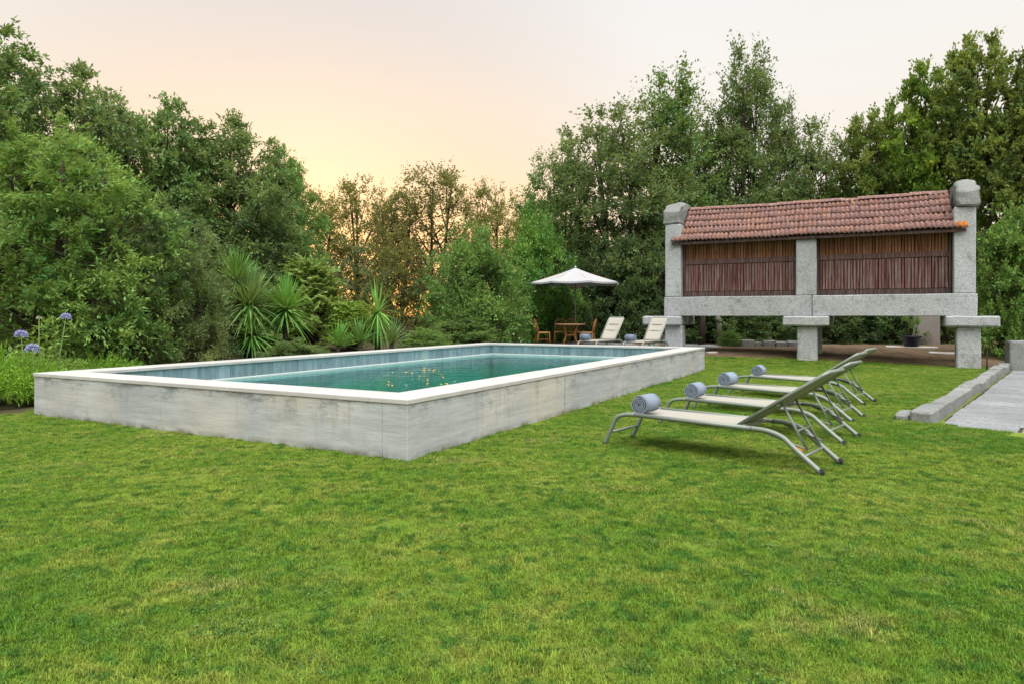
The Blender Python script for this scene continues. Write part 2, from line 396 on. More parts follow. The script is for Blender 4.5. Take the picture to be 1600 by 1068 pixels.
    MAT['juniper'] = foliage('juniper', (0.12, 0.3, 0.02), (0.26, 0.5, 0.04), 0.3)
    MAT['yucca'] = foliage('yucca', (0.1, 0.25, 0.06), (0.24, 0.42, 0.11), 0.28)
    k = M('agapanthus', .7, .2); c = k.hsv((.36, .40, .70), k.rng(k.geo.outputs['Random Per Island'], 0, 1, .49, .53), k.rng(k.geo.outputs['Random Per Island'], 0, 1, .6, 1.05), k.rng(k.geo.outputs['Random Per Island'], 0, 1, .8, 1.25)); k.color(c); MAT['agapanthus'] = k.m
    k = M('white_bud', .7, .2); k.color((.6, .6, .5)); MAT['bud'] = k.m
    k = M('stem_green', .7, .2); k.color((.13, .20, .06)); MAT['stem'] = k.m
    k = M('pot', .5, .4); k.color((.012, .014, .03)); MAT['pot'] = k.m
    k = M('render_wall', .9, .15); k.color(k.mix(k.noise(k.world, 3, 5), (.26, .235, .22), (.33, .30, .28))).bump(k.noise(k.world, 40, 4), .3, .01); MAT['render'] = k.m
    k = M('fallen_leaf', .8, .2); k.color((.55, .17, .03)); MAT['fallen'] = k.m
    k = M('water_leaf', .8, .2); k.color(k.mix(k.rand, (.55, .42, .10), (.62, .30, .05))); MAT['wleaf'] = k.m
mk_materials()

# ------------------------------------------------------------------ pool placement
PN = P(637, 624, .555); PN.z = 0                         # near outer corner of the coping
PA = math.atan2(10.35, 5.59)                              # heading of the long side
LX, LY, HT = 11.78, 6.15, .555
EX = Vector((math.cos(PA), math.sin(PA), 0)); EY = Vector((-math.sin(PA), math.cos(PA), 0))
def to_pool(x, y):
    d = Vector((x, y, 0)) - PN; return d.dot(EX), d.dot(EY)
def pool_w(a, b, z=0.0):
    p = PN + EX * a + EY * b; return Vector((p.x, p.y, z))

# kerb and paving placement
K0 = P(1457, 669, -.05); K1 = P(1579, 578, -.03)
KD = Vector((K1.x - K0.x, K1.y - K0.y, 0)); KL = KD.length; KD.normalize(); KN = Vector((KD.y, -KD.x, 0))   # KN points to the paving
def kerb_side(x, y):
    d = Vector((x - K0.x, y - K0.y, 0)); return d.dot(KD), d.dot(KN)
# front edge of the paving follows photo line (1470,674)-(1600,690)
F0 = P(1466, 673, -.06); F1 = P(1600, 689, -.06); FD = (F1 - F0); FD.z = 0; FD.normalize(); FN = Vector((-FD.y, FD.x, 0))
def on_paving(x, y, grow=0.0):
    a, s = kerb_side(x, y); d = Vector((x - F0.x, y - F0.y, 0)).dot(FN)
    return s > -.02 - grow and d > 0 - grow
# granary (horreo) placement
GU = Vector((6.57, -3.30, 0)).normalized(); GV = Vector((-GU.y, GU.x, 0)); GA = math.atan2(GU.y, GU.x)
GR = D(1506, 494, 17.35); GO = Vector((GR.x, GR.y, 0)) - GU * 7.35
def granary_w(u, v, z=0): p = GO + GU * u + GV * v; return Vector((p.x, p.y, z))
# patio behind the pool
def in_patio(x, y, g=0.0):
    a, b = to_pool(x, y); return a > LX - g and a < LX + 9 + g and b > 1.0 - g and b < 9.0 + g
# bare soil behind the granary
def soil_front(x):
    pts = [(3.0, 20.6), (5.6, 19.6), (8.2, 19.25), (10.2, 18.6), (11.2, 17.95), (12.4, 17.0), (16, 15.6), (24, 12.5)]
    for (x0, y0), (x1, y1) in zip(pts, pts[1:]):
        if x0 <= x <= x1: return y0 + (y1 - y0) * (x - x0) / (x1 - x0) + .12 * mnoise.noise((x * 1.5, 0, 0))
    return None
def in_soil(x, y):
    f = soil_front(x); return f is not None and y > f and not in_patio(x, y)

# ------------------------------------------------------------------ ground
def build_ground():
    # a grid aligned with the pool so the basin can be cut out of it
    def axis(lo, hi, cut):
        a = list(np.arange(-14, 30.01, .5)) + list(cut)
        s = 30.0
        while s < hi: s *= 1.5; a.append(s)
        s = -14.0
        while s > lo: s *= 1.5; a.append(s)
        a = sorted(a); o = [a[0]]
        for q in a[1:]:
            if q - o[-1] > .04 or q in cut:
                if q in cut and q - o[-1] <= .04: o[-1] = q
                else: o.append(q)
        return o
    ax = axis(-600, 900, (.2, LX - .2)); ay = axis(-600, 900, (.2, LY - .2))
    V = []; idx = {}
    for i, a in enumerate(ax):
        for j, b in enumerate(ay):
            p = pool_w(a, b); idx[i, j] = len(V); V.append((p.x, p.y, ground(p.x, p.y)))
    Fs = []; mats = []
    for i in range(len(ax) - 1):
        for j in range(len(ay) - 1):
            ca, cb = (ax[i] + ax[i + 1]) / 2, (ay[j] + ay[j + 1]) / 2
            if .2 < ca < LX - .2 and .2 < cb < LY - .2: continue
            Fs.append((idx[i, j], idx[i + 1, j], idx[i + 1, j + 1], idx[i, j + 1]))
            q = pool_w(ca, cb)
            lawn = q.y < 19.5 and cb < LY + .4 and q.x < 14 and q.y > -12 and q.x > -15
            lawn = lawn or (q.x < 0 and q.y < 8.5 and q.y > -12 and q.x > -15)
            mats.append(0 if lawn else 1)
    me = np_mesh('ground', np.array(V), np.array(Fs), True)
    me.materials.append(MAT['lawn']); me.materials.append(MAT['earth'])
    me.polygons.foreach_set('material_index', np.array(mats, dtype=np.int32))
    tag(link('ground', me), kind='structure')
build_ground()

def build_soil():
    V = []; Fs = []; xs = np.arange(3.2, 23, .4); n = 10
    for x in xs:
        y0 = soil_front(x)
        for j in range(n): 
            y = y0 + (29 - y0) * (j / (n - 1)) ** 1.5
            V.append((x, y, ground(x, y) + .006 + (.02 * mnoise.noise((x * 2, y * 2, 0)) + .015 if j else -.01)))
    for i in range(len(xs) - 1):
        for j in range(n - 1): Fs.append((i * n + j, (i + 1) * n + j, (i + 1) * n + j + 1, i * n + j + 1))
    tag(link('soil_bed', np_mesh('soil_bed', np.array(V), np.array(Fs), True), MAT['soil']), kind='structure')
build_soil()

# patio slabs behind the pool, level with its rear terrace
def build_patio():
    root = empty('patio', pool_w(LX + .02, 0, 0), PA); tag(root, kind='structure')
    MB().box(0, 9, 1.0, 9, .10, .262).build('patio_bed', MAT['paving'], root)
    sl = MB().box(.008, .992, .008, .992, 0, .03, .006).mesh('slab')
    sl.materials.append(MAT['paving'])
    for i in range(9):
        for j in range(8):
            link('slab', sl, None, root, (i, 1 + j, .262 + random.uniform(-.003, .003)))
build_patio()
PATIO_Z = .292

# ------------------------------------------------------------------ right hand paving and kerb
def build_paving():
    root = empty('pavement', (F0.x, F0.y, .025), math.atan2(KD.y, KD.x)); tag(root, kind='structure')
    # local x runs along the kerb, local -y away from it over the paving
    MB().box(-.6, 11, -12, .05, -.25, -.055).build('paving_bed', MAT['earth'], root)
    rng = random.Random(4)
    x = -.05
    row = 0
    while x < 10.8:
        dx = rng.uniform(.55, .95); y = .02
        while y > -9:
            dy = rng.uniform(.7, 1.5)
            c = Vector((F0.x, F0.y, 0)) + KD * (x + dx / 2) + KN * (-(y - dy / 2))
            lim = Vector((c.x - F0.x, c.y - F0.y, 0)).dot(FN)
            if lim > .25:
                mb = MB().box(x + .018, x + dx - .018, y - dy + .018, y - .018, -.06, -.028 + rng.uniform(-.006, .006), .012)
                for v in mb.bm.verts: v.co.x += .035 * mnoise.noise((v.co.y * 2, row, 0)); v.co.y += .035 * mnoise.noise((v.co.x * 2, row, 5))
                mb.build('paving_stone', MAT['paving'], root)
            y -= dy
        x += dx; row += 1
build_paving()

def build_kerb():
    root = empty('stone_kerb', (K0.x, K0.y, -.06), math.atan2(KD.y, KD.x))
    tag(root, 'low kerb of grey granite blocks between the lawn and the stone paving', 'kerb')
    rng = random.Random(11); x = 0.0; i = 0
    while x < KL + .2:
        dx = rng.uniform(.75, 1.25)
        mb = MB().box(x + .008, x + dx - .008, -.0 + rng.uniform(-.015, .015), .21 + rng.uniform(-.03, .03), -.05, .215 + rng.uniform(-.02, .02), .025)
        mb.rough(.018, 3.5, 2, i).build('stone_block', MAT['granite_old'], root); x += dx; i += 1
build_kerb()
tag(MB().box(.05, .40, -.07, .08, -.02, .15, .03).rough(.03, 4, 2, 9).build('stone_step', MAT['granite_old'], None, (K0.x - KN.x * .34, K0.y - KN.y * .34, -.05), (0, 0, math.atan2(KD.y, KD.x))),
    'broken grey stone set in the grass beside the front end of the kerb', 'stone')
q = D(1577, 583, 16.9)
tag(MB().box(0, 2.2, 0, .55, -.1, .70, .05, 2).rough(.035, 2.2, 3, 3).build('granite_block', MAT['granite_old'], None, (q.x - .05, q.y - .1, 0), (0, 0, R(-24))),
    'big rough granite block at the far end of the kerb', 'stone block')

# ------------------------------------------------------------------ swimming pool
def build_pool():
    root = empty('swimming_pool', PN, PA)
    tag(root, 'raised rectangular swimming pool with grey concrete walls and pale coping', 'swimming pool')
    T = .30; zt = HT - .045; o = .012; rng = random.Random(3)
    def wall(x0, x1, y0, y1):
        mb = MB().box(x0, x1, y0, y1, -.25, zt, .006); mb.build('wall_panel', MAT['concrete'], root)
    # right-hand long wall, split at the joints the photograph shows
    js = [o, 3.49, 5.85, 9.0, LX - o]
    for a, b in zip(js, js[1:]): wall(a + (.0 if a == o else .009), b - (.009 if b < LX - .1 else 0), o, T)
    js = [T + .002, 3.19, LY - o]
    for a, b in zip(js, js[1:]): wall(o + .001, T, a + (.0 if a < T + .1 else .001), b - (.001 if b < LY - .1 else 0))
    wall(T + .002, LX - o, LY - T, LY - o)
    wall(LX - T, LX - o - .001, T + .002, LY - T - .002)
    # coping slabs
    cw = .45
    def cope(x0, x1, y0, y1):
        MB().box(x0 + .0015, x1 - .0015, y0 + .0015, y1 - .0015, zt, HT + rng.uniform(-.001, .001), .007, 2).build('coping_slab', MAT['coping'], root)
    for k in range(10):
        a, b = LX * k / 10, LX * (k + 1) / 10
        cope(a, b, 0, cw); cope(a, b, LY - cw, LY)
    n = 5; s = (LY - 2 * cw) / n
    for k in range(n):
        cope(0, cw, cw + s * k, cw + s * (k + 1)); cope(LX - cw, LX, cw + s * k, cw + s * (k + 1))
    # basin below the waterline band
    i0 = cw - .04
    mb = MB(); x0, x1, y0, y1, zb = i0, LX - i0, i0, LY - i0, -.95
    mb.quad((x0, y0, zb), (x1, y0, zb), (x1, y1, zb), (x0, y1, zb))
    for (a, b) in (((x0, y0), (x1, y0)), ((x1, y0), (x1, y1)), ((x1, y1), (x0, y1)), ((x0, y1), (x0, y0))):
        mb.quad((*a, zb), (*b, zb), (*b, zt - .002), (*a, zt - .002))
    mb.build('basin', MAT['basin'], root)
    # tile band at the waterline
    tw = .30; nx = round((x1 - x0) / tw); ny = round((y1 - y0) / tw); sx_ = (x1 - x0) / nx / tw; sy_ = (y1 - y0) / ny / tw
    tm = MB().box(.003, tw - .003, 0, .012, -.30, 0, .003).mesh('tile'); tm.materials.append(MAT['pool_tile'])
    for k in range(nx):
        for y in (y1 - .013, y0 + .001):
            link('tile', tm, None, root, (x0 + k * tw * sx_, y, zt - .004)).scale = (sx_, 1, 1)
    for k in range(ny):
        for x in (x1 - .001, x0 + .013):
            link('tile', tm, None, root, (x, y0 + k * tw * sy_, zt - .004), (0, 0, R(90))).scale = (sy_, 1, 1)
    # pale lip added for the coping's reflection line at the waterline
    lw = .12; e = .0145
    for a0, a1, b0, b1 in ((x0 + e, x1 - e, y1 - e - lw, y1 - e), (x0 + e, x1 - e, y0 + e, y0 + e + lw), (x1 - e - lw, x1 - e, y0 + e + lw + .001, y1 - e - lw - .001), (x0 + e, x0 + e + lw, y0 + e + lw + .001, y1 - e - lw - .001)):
        MB().box(a0, a1, b0, b1, .20, .292, .006).build('reflection_lip', MAT['mirrored_coping'], root)
    # dark cracked joint in the long wall
    MB().box(3.482, 3.498, o + .004, T - .01, -.2, zt - .002).rough(.004, 9, 3, 4).build('joint', MAT['crack'], root)
    MB().box(5.842, 5.858, o + .007, T - .01, -.2, zt - .002).build('joint', MAT['concrete'], root)
    MB().box(8.992, 9.008, o + .007, T - .01, -.2, zt - .002).build('joint', MAT['concrete'], root)
    wq = MB().quad((x0 + .0135, y0 + .0135, 0), (x1 - .0135, y0 + .0135, 0), (x1 - .0135, y1 - .0135, 0), (x0 + .0135, y1 - .0135, 0)).mesh('water')
    wo = link('water', wq, MAT['water'], None, (PN.x, PN.y, .262), (0, 0, PA)); tag(wo, kind='structure')
build_pool()

# ------------------------------------------------------------------ granary
def build_granary():
    root = empty('granary', GO, GA)
    tag(root, 'raised stone and timber granary with slatted sides and red tiled roof', 'granary')
    L, W = 7.35, 1.9
    def stone(name, x0, x1, y0, y1, z0, z1, bev=.02, amp=.010, seed=0, mat='granite', cuts=2):
        return MB().box(x0, x1, y0, y1, z0, z1, bev).rough(amp, 2.5, cuts, seed).build(name, MAT[mat], root)
    # legs, mushroom stones
    for i, u in enumerate((.02, L / 2 + .02, L + .08)):
        g = granary_w(u, 0); gz = ground(g.x, g.y)
        bo = (-.45, .04, .24)[i]; co = (-.32, -.02, .06)[i]
        stone('pillar', u - .26, u + .26, -.25, .25, gz - .25, 1.03, .03, .022, i, cuts=3)
        stone('pillar', u - .26 + bo, u + .26 + bo, W - .25, W + .25, gz - .25, 1.03, .03, .022, i + 5, cuts=3)
        stone('cap_stone', u - .58 + co, u + .58 + co, -.40, .44, 1.032, 1.298, .035, .022, i + 9, cuts=4)
        stone('cap_stone', u - .56 + bo, u + .56 + bo, W - .44, W + .40, 1.032, 1.298, .035, .022, i + 13, cuts=4)
    # base beams in lengths
    for k, (a, b) in enumerate(((-.26, 3.82), (3.83, L + .26))):
        stone('beam', a, b, -.22, .22, 1.30, 1.868, .018, .010, 20 + k, cuts=5)
        stone('beam', a, b, W - .22, W + .22, 1.30, 1.868, .018, .010, 24 + k, cuts=5)
    stone('floor_slab', -.24, L + .24, .23, W - .23, 1.55, 1.86, .01, .004, 3)
    # posts
    for k, u in enumerate((0, L)):
        stone('post', u - .235, u + .235, -.2, .2, 1.872, 4.05, .02, .012, 30 + k, cuts=3)
        stone('post', u - .25, u + .25, W - .2, W + .2, 1.872, 4.05, .02, .012, 33 + k, cuts=3)
        stone('end_wall', u - .16, u + .16, .205, W - .205, 1.872, 4.04, .01, .008, 36 + k)
        # sloping gable cap stone, front to back
        bm = bmesh.new()
        prof = [(-.27, 4.055), (-.25, 4.47), (.80, 4.84), (1.10, 4.84), (W + .25, 4.47), (W + .27, 4.055)]
        w0, w1 = ((.32, .20), (.15, .34))[k]
        A = [bm.verts.new((u - w0, y, z)) for y, z in prof]; B = [bm.verts.new((u + w1, y, z)) for y, z in prof]
        bm.faces.new(A); bm.faces.new(B[::-1])
        for q in range(6): bm.faces.new((A[q], B[q], B[(q + 1) % 6], A[(q + 1) % 6]))
        bmesh.ops.bevel(bm, geom=bm.edges[:], offset=.035, segments=1, affect='EDGES')
        mb = MB(); mb.bm.free(); mb.bm = bm
        mb.rough(.09, 2.6, 4, 40 + k).build('gable_stone', MAT['granite_old'], root)
    stone('post', L / 2 - .26, L / 2 + .26, -.2, .2, 1.872, 3.42, .02, .010, 38, cuts=3)
    stone('post', L / 2 - .26, L / 2 + .26, W - .2, W + .2, 1.872, 3.42, .02, .010, 39, cuts=3)
    # slatted panels, front and back
    sw = .061
    lo = MB().box(-sw / 2, sw / 2, -.014, .014, 0, .80, .003).mesh('slat'); lo.materials.append(MAT['slat'])
    up = MB().box(-sw / 2, sw / 2, -.014, .014, 0, .48, .003).mesh('slat'); up.materials.append(MAT['slat_up'])
    rng = random.Random(5)
    for face in (0, 1):
        y = .10 if face == 0 else W - .10; sg = -1 if face == 0 else 1
        for (a, b) in ((.255, L / 2 - .265), (L / 2 + .265, L - .255)):
            pn = empty('slat_panel', (a, y, 0)); pn.parent = root
            w_ = b - a
            MB().box(0, w_, -.03, .03, 1.872, 2.02, .006).build('rail', MAT['rail'], pn)
            MB().box(.062, w_ - .062, -.042, .03, 2.84, 2.985, .006).build('rail', MAT['rail'], pn)
            MB().box(0, w_, -.03, .03, 3.46, 3.56, .006).build('rail', MAT['rail'], pn)
            MB().box(0, .06, -.035, .03, 2.022, 3.458, .006).build('stile', MAT['rail'], pn)
            MB().box(w_ - .06, w_, -.035, .03, 2.022, 3.458, .006).build('stile', MAT['rail'], pn)
            if face == 0:
                n = int((w_ - .13) / .074); st = (w_ - .13) / n
                for k in range(n):
                    x = .065 + st * (k + .5)
                    link('slat', lo, None, pn, (x + rng.uniform(-.004, .004), sg * .004 + rng.uniform(-.004, .004), 2.03 + rng.uniform(0, .006)), (0, rng.uniform(-.004, .004), 0))
                    link('slat', up, None, pn, (x + rng.uniform(-.004, .004), sg * .004 + rng.uniform(-.004, .004), 2.982), (0, rng.uniform(-.004, .004), 0))
                MB().box(.0, w_, .10, .13, 1.872, 3.56).build('dark_infill', MAT['dark'], pn)  # dark sheet added behind the slats to stand for the unlit interior
            else:
                MB().box(.062, w_ - .062, -.015, .015, 2.022, 3.458).build('board', MAT['rail'], pn)
    # roof: wall plate, rafters' fascia, tiles
    roof = empty('roof', (0, 0, 0)); roof.parent = root
    ez, ey, rz, ry = 3.50, -.34, 4.60, W / 2
    sl = math.atan2(rz - ez, ry - ey); SL = math.hypot(rz - ez, ry - ey)
    MB().box(-.02, L + .02, ey + .05, ey + .085, ez - .085, ez + .0, .004).build('fascia', MAT['rail'], roof)
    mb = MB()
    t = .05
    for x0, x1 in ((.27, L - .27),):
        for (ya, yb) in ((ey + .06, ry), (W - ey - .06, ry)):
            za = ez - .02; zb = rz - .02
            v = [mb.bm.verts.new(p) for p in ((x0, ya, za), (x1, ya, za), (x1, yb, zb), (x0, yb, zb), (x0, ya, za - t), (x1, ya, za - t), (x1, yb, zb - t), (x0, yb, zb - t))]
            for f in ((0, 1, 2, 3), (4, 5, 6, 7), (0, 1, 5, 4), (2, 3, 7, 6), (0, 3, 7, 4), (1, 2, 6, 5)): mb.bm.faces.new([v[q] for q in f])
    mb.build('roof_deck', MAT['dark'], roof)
    tw, rows = .236, 5; ex = SL / rows; tl = ex + .07
    # interlocking tile: two rolls, thick front lip
    xs = np.linspace(0, 1, 13)
    def prof(s): return .020 * math.sin(2 * math.pi * (2 * s - .25)) + .02
    bm = bmesh.new()
    T0 = [bm.verts.new((x * tw - tw / 2, 0, .045 + prof(x))) for x in xs]; T1 = [bm.verts.new((x * tw - tw / 2, tl, .0 + prof(x))) for x in xs]; T2 = [bm.verts.new((x * tw - tw / 2, .004, .008 + prof(x))) for x in xs]
    for k in range(12):
        f = bm.faces.new((T0[k], T0[k + 1], T1[k + 1], T1[k])); f.smooth = True
        bm.faces.new((T2[k], T2[k + 1], T0[k + 1], T0[k]))
    tm = bpy.data.meshes.new('tile'); bm.to_mesh(tm); bm.free(); tm.materials.append(MAT['tile'])
    tm2 = tm.copy(); tm2.materials.clear(); tm2.materials.append(MAT['lichen_tile'])
    for r_ in range(rows):
        x0, x1 = (-.03, L + .06) if r_ < 2 else ((.24, L - .24))
        n = round((x1 - x0) / tw); st = (x1 - x0) / n
        for k in range(n):
            u = x0 + st * (k + .5); d = r_ * ex
            sag = -.035 * math.sin(math.pi * u / L) * (r_ / rows) + .014 * mnoise.noise((u * .9, r_ * .4, 2)) + .01 * math.sin(u * 2.1)
            for side in (0, 1):
                if side and r_ != r_: continue
                y = ey + math.cos(sl) * d if side == 0 else W - ey - math.cos(sl) * d
                z = ez + math.sin(sl) * d + sag
                if side == 1: continue
                tmx = tm2 if (r_ < 2 and k >= n - 1) else tm
                o = link('tile', tmx, None, roof, (u + rng.uniform(-.006, .006), y, z + rng.uniform(-.004, .004)))
                o.rotation_euler = (sl + rng.uniform(-.03, .03), rng.uniform(-.04, .04), rng.uniform(-.045, .045)); o.scale = (st / tw * 1.01, 1, 1)
    # rear slope, hidden from here: corrugated in one piece
    V = []; Fs = []; nx = 180
    for r_ in range(rows):
        for e in (0, 1):
            d = r_ * ex + e * tl
            for i in range(nx + 1):
                u = .2 + (L - .4) * i / nx; V.append((u, W - ey - math.cos(sl) * d, ez + math.sin(sl) * d + .04 * (1 - e) + .02 * math.sin(2 * math.pi * u / tw * 2)))
    for r_ in range(rows):
        b = r_ * 2 * (nx + 1)
        for i in range(nx): Fs.append((b + i, b + i + 1, b + nx + 2 + i, b + nx + 1 + i))
    tag(link('rear_tiles', np_mesh('rear_tiles', np.array(V), np.array(Fs), True), MAT['tile'], roof), kind='stuff')
    # ridge tiles
    rm = bmesh.new(); rl = .40
    ra = [[rm.verts.new((xx, .13 * math.cos(a) * sc, .10 * math.sin(a) * sc)) for a in np.linspace(0, math.pi, 9)] for xx, sc in ((0, 1.0), (rl + .04, .88))]
    for k in range(8):
        f = rm.faces.new((ra[0][k], ra[0][k + 1], ra[1][k + 1], ra[1][k])); f.smooth = True
    rme = bpy.data.meshes.new('ridge_tile'); rm.to_mesh(rme); rm.free(); rme.materials.append(MAT['tile'])
    n = int((L - .6) / rl)
    for k in range(n):
        u = .30 + k * (L - .6) / n
        o = link('ridge_tile', rme, None, roof, (u, ry, rz + .0 - .035 * math.sin(math.pi * u / L) + rng.uniform(-.012, .012))); o.rotation_euler = (0, rng.uniform(-.03, .03), rng.uniform(-.03, .03)); o.scale = ((L - .6) / n / rl, 1, 1)
build_granary()

# ------------------------------------------------------------------ sun loungers and towels
def build_lounger(label, group, B=(2.11, 0, .835)):
    """local x runs from the foot end to the head, y across; feet at z = 0"""
    root = empty('sun_lounger'); tag(root, label, 'sun lounger', group)
    W = .55
    def arc(pts):
        """smooth a polyline by Catmull-Rom"""
        pts = [Vector(p) for p in pts]; o = []
        for i in range(len(pts) - 1):
            p0, p1, p2, p3 = pts[max(i - 1, 0)], pts[i], pts[i + 1], pts[min(i + 2, len(pts) - 1)]
            for k in range(5):
                t = k / 5; o.append(.5 * ((2 * p1) + (p2 - p0) * t + (2 * p0 - 5 * p1 + 4 * p2 - p3) * t * t + (3 * p1 - p0 - 3 * p2 + p3) * t ** 3))
        return o + [pts[-1]]
    for y in (0, W):
        MB().tube(arc([(.0, y, .012), (.08, y, .17), (.14, y, .285), (.24, y, .325), (.34, y, .332)]), .021, 10).build('front_leg', MAT['metal'], root)
        MB().tube([(.335, y, .332), (1.0, y, .326), (1.50, y, .322)], .021, 10).build('side_rail', MAT['metal'], root)
        MB().tube(arc([(1.49, y, .322), (1.63, y, .315), (1.76, y, .275), (1.86, y, .19), (2.07, y, .02)]), .0225, 10).build('rear_leg', MAT['metal'], root)
        MB().lathe([(.0, -.004), (.020, -.004), (.022, .012), (.022, .05), (.0, .05)], 10, (2.075, y)).build('foot_cap', MAT['rubber'], root)
        MB().lathe([(.0, -.004), (.018, -.004), (.020, .012), (.020, .022), (.0, .022)], 10, (-.002, y)).build('foot_cap', MAT['rubber'], root)
    MB().tube([(.055, .0, .13), (.055, W, .13)], .013, 8).build('crossbar', MAT['metal'], root)
    MB().tube([(1.42, .0, .318), (1.42, W, .318)], .014, 8).build('crossbar', MAT['metal'], root)
    MB().tube([(1.93, .0, .13), (1.93, W, .13)], .013, 8).build('crossbar', MAT['metal'], root)
    # woven sling seat, sagging a little
    def sling(p0, p1, sag, n, y0, y1):
        bm = bmesh.new(); rows = []
        a, b = Vector((p0[0], 0, p0[1])), Vector((p1[0], 0, p1[1])); nrm = Vector((-(b - a).z, 0, (b - a).x)).normalized()
        for i in range(n + 1):
            t = i / n; c = a.lerp(b, t); r_ = []
            for j in range(9):
                s = j / 8; dz = -sag * math.sin(math.pi * s) * math.sin(math.pi * min(1, .15 + t * .85)) 
                r_.append(bm.verts.new((c.x + nrm.x * dz, y0 + (y1 - y0) * s, c.z + nrm.z * dz)))
            rows.append(r_)
        for A, B in zip(rows, rows[1:]):
            for j in range(8): f = bm.faces.new((A[j], A[j + 1], B[j + 1], B[j])); f.smooth = True
        low = [[bm.verts.new(v.co - nrm * .006) for v in r_] for r_ in rows]
        for A, B in zip(low, low[1:]):
            for j in range(8): f = bm.faces.new((A[j], B[j], B[j + 1], A[j + 1])); f.smooth = True
        for A, B in ((rows[0], low[0]), (rows[-1], low[-1])):
            for j in range(8): bm.faces.new((A[j], A[j + 1], B[j + 1], B[j]))
        bmesh.ops.recalc_face_normals(bm, faces=bm.faces[:])
        me = bpy.data.meshes.new('sling'); bm.to_mesh(me); bm.free(); return me
    link('seat_sling', sling((.20, .333), (1.40, .333), .022, 12, .004, W - .004), MAT['sling'], root)
    # reclining back
    A = Vector((1.40, 0, .345)); B = Vector(B); d = (B - A).normalized()
    back = MB().tube([(1.36, .035, .33), (B.x - .05 * d.x, .035, B.z - .05 * d.z), (B.x, .07, B.z), (B.x, W - .07, B.z), (B.x - .05 * d.x, W - .035, B.z - .05 * d.z), (1.36, W - .035, .33)], .0165, 8).build('back_frame', MAT['metal'], root)
    bs = link('back_sling', sling((A.x, A.z), (B.x - .01, B.z - .008), .018, 10, .04, W - .04), MAT['sling'], root)
    q = A.lerp(B, .68); nz = Vector((-d.z, 0, d.x))
    MB().tube([(q.x + nz.x * .008, .12, q.z + nz.z * .008), (q.x + nz.x * .008, W - .12, q.z + nz.z * .008)], .009, 6).build('seam', MAT['seam'], bs)
    # ratchet prop
    a = A.lerp(B, .46)
    prop = MB().tube([(a.x, .10, a.z - .02), (1.93, .10, .175), (1.93, W - .10, .175), (a.x, W - .10, a.z - .02)], .011, 8).build('prop', MAT['metal'], root)
    m_ = a.lerp(Vector((1.93, 0, .175)), .62)
    MB().tube([(m_.x, .10, m_.z), (m_.x, W - .10, m_.z)], .009, 6).build('prop_bar', MAT['metal'], prop)
    MB().tube([(a.x - .02, .035, a.z - .035), (a.x - .02, W - .035, a.z - .035)], .010, 6).build('back_bar', MAT['metal'], root)
    for y in (.003, W - .003):
        MB().tube([(1.60, y, .30), (1.93, y * .9 + .03, .195)], .009, 6).build('ratchet_bar', MAT['metal'], root)
    return root
def build_towel(label, group):
    root = empty('rolled_towel'); tag(root, label, 'towel', group)
    # a spiral roll along y
    n = 90; turns = 4.3; bm = bmesh.new(); rows = []
    for i in range(n + 1):
        t = i / n; a = t * turns * 2 * math.pi; r = .015 + .092 * t
        wob = .006 * mnoise.noise((math.cos(a) * 2, math.sin(a) * 2, t * 3))
        jj = .010 * mnoise.noise((t * 9, 1, 4))
        rows.append([bm.verts.new((math.cos(a) * (r + wob), y, .107 + math.sin(a) * (r + wob) * .95)) for y in (jj, .09, .20, .30 + jj)])
    for A, B in zip(rows, rows[1:]):
        for j in range(3): f = bm.faces.new((A[j], A[j + 1], B[j + 1], B[j])); f.smooth = True
    inner = [[bm.verts.new(((v.co.x) * (1 - .013 / max(.03, math.hypot(v.co.x, v.co.z - .107))), v.co.y, .107 + (v.co.z - .107) * (1 - .013 / max(.03, math.hypot(v.co.x, v.co.z - .107))))) for v in r_] for r_ in rows]
    for A, B in zip(inner, inner[1:]):
        for j in range(3): f = bm.faces.new((A[j], B[j], B[j + 1], A[j + 1])); f.smooth = True
    for i in range(n):
        for j in (0, 3): bm.faces.new((rows[i][j], inner[i][j], inner[i + 1][j], rows[i + 1][j]))
    bm.faces.new((rows[-1][0], rows[-1][1], inner[-1][1], inner[-1][0])); bm.faces.new((rows[-1][1], rows[-1][2], inner[-1][2], inner[-1][1])); bm.faces.new((rows[-1][2], rows[-1][3], inner[-1][3], inner[-1][2]))
    me = bpy.data.meshes.new('roll'); bm.to_mesh(me); bm.free()
    link('roll', me, MAT['towel'], root)
    MB().lathe([(0, .022), (.096, .022), (.096, .275), (0, .275)], 20).build('core', MAT['towel_shaded'], root, (0, 0, .107), (R(-90), 0, 0))
    return root
p0 = P(945, 695); p1 = P(1288, 744)
LA = math.atan2(p1.y - p0.y, p1.x - p0.x)
perp = Vector((-math.sin(LA), math.cos(LA), 0))
lawn_group = 'sun loungers in a row on the lawn beside the pool'
names = ['first', 'second', 'third', 'fourth']
LG = build_lounger('sage green sun lounger on the lawn beside the pool corner, farthest from the granary', lawn_group)
TW = build_towel('rolled blue grey towel on the lawn lounger farthest from the granary', 'rolled towels on the lawn loungers')
lab = ['', 'sage green sun lounger on the lawn, second along the row towards the granary', 'sage green sun lounger on the lawn, third along the row towards the granary', 'sage green sun lounger on the lawn, last in the row and closest to the granary']
tlab = ['', 'rolled blue grey towel on the second lawn lounger counting towards the granary', 'rolled blue grey towel on the third lawn lounger counting towards the granary', 'rolled blue grey towel on the lawn lounger closest to the granary']
off = [(0, 0, 0), (.85, 1.36, -.012), (1.63, 2.76, .01), (2.66, 4.45, -.03)]
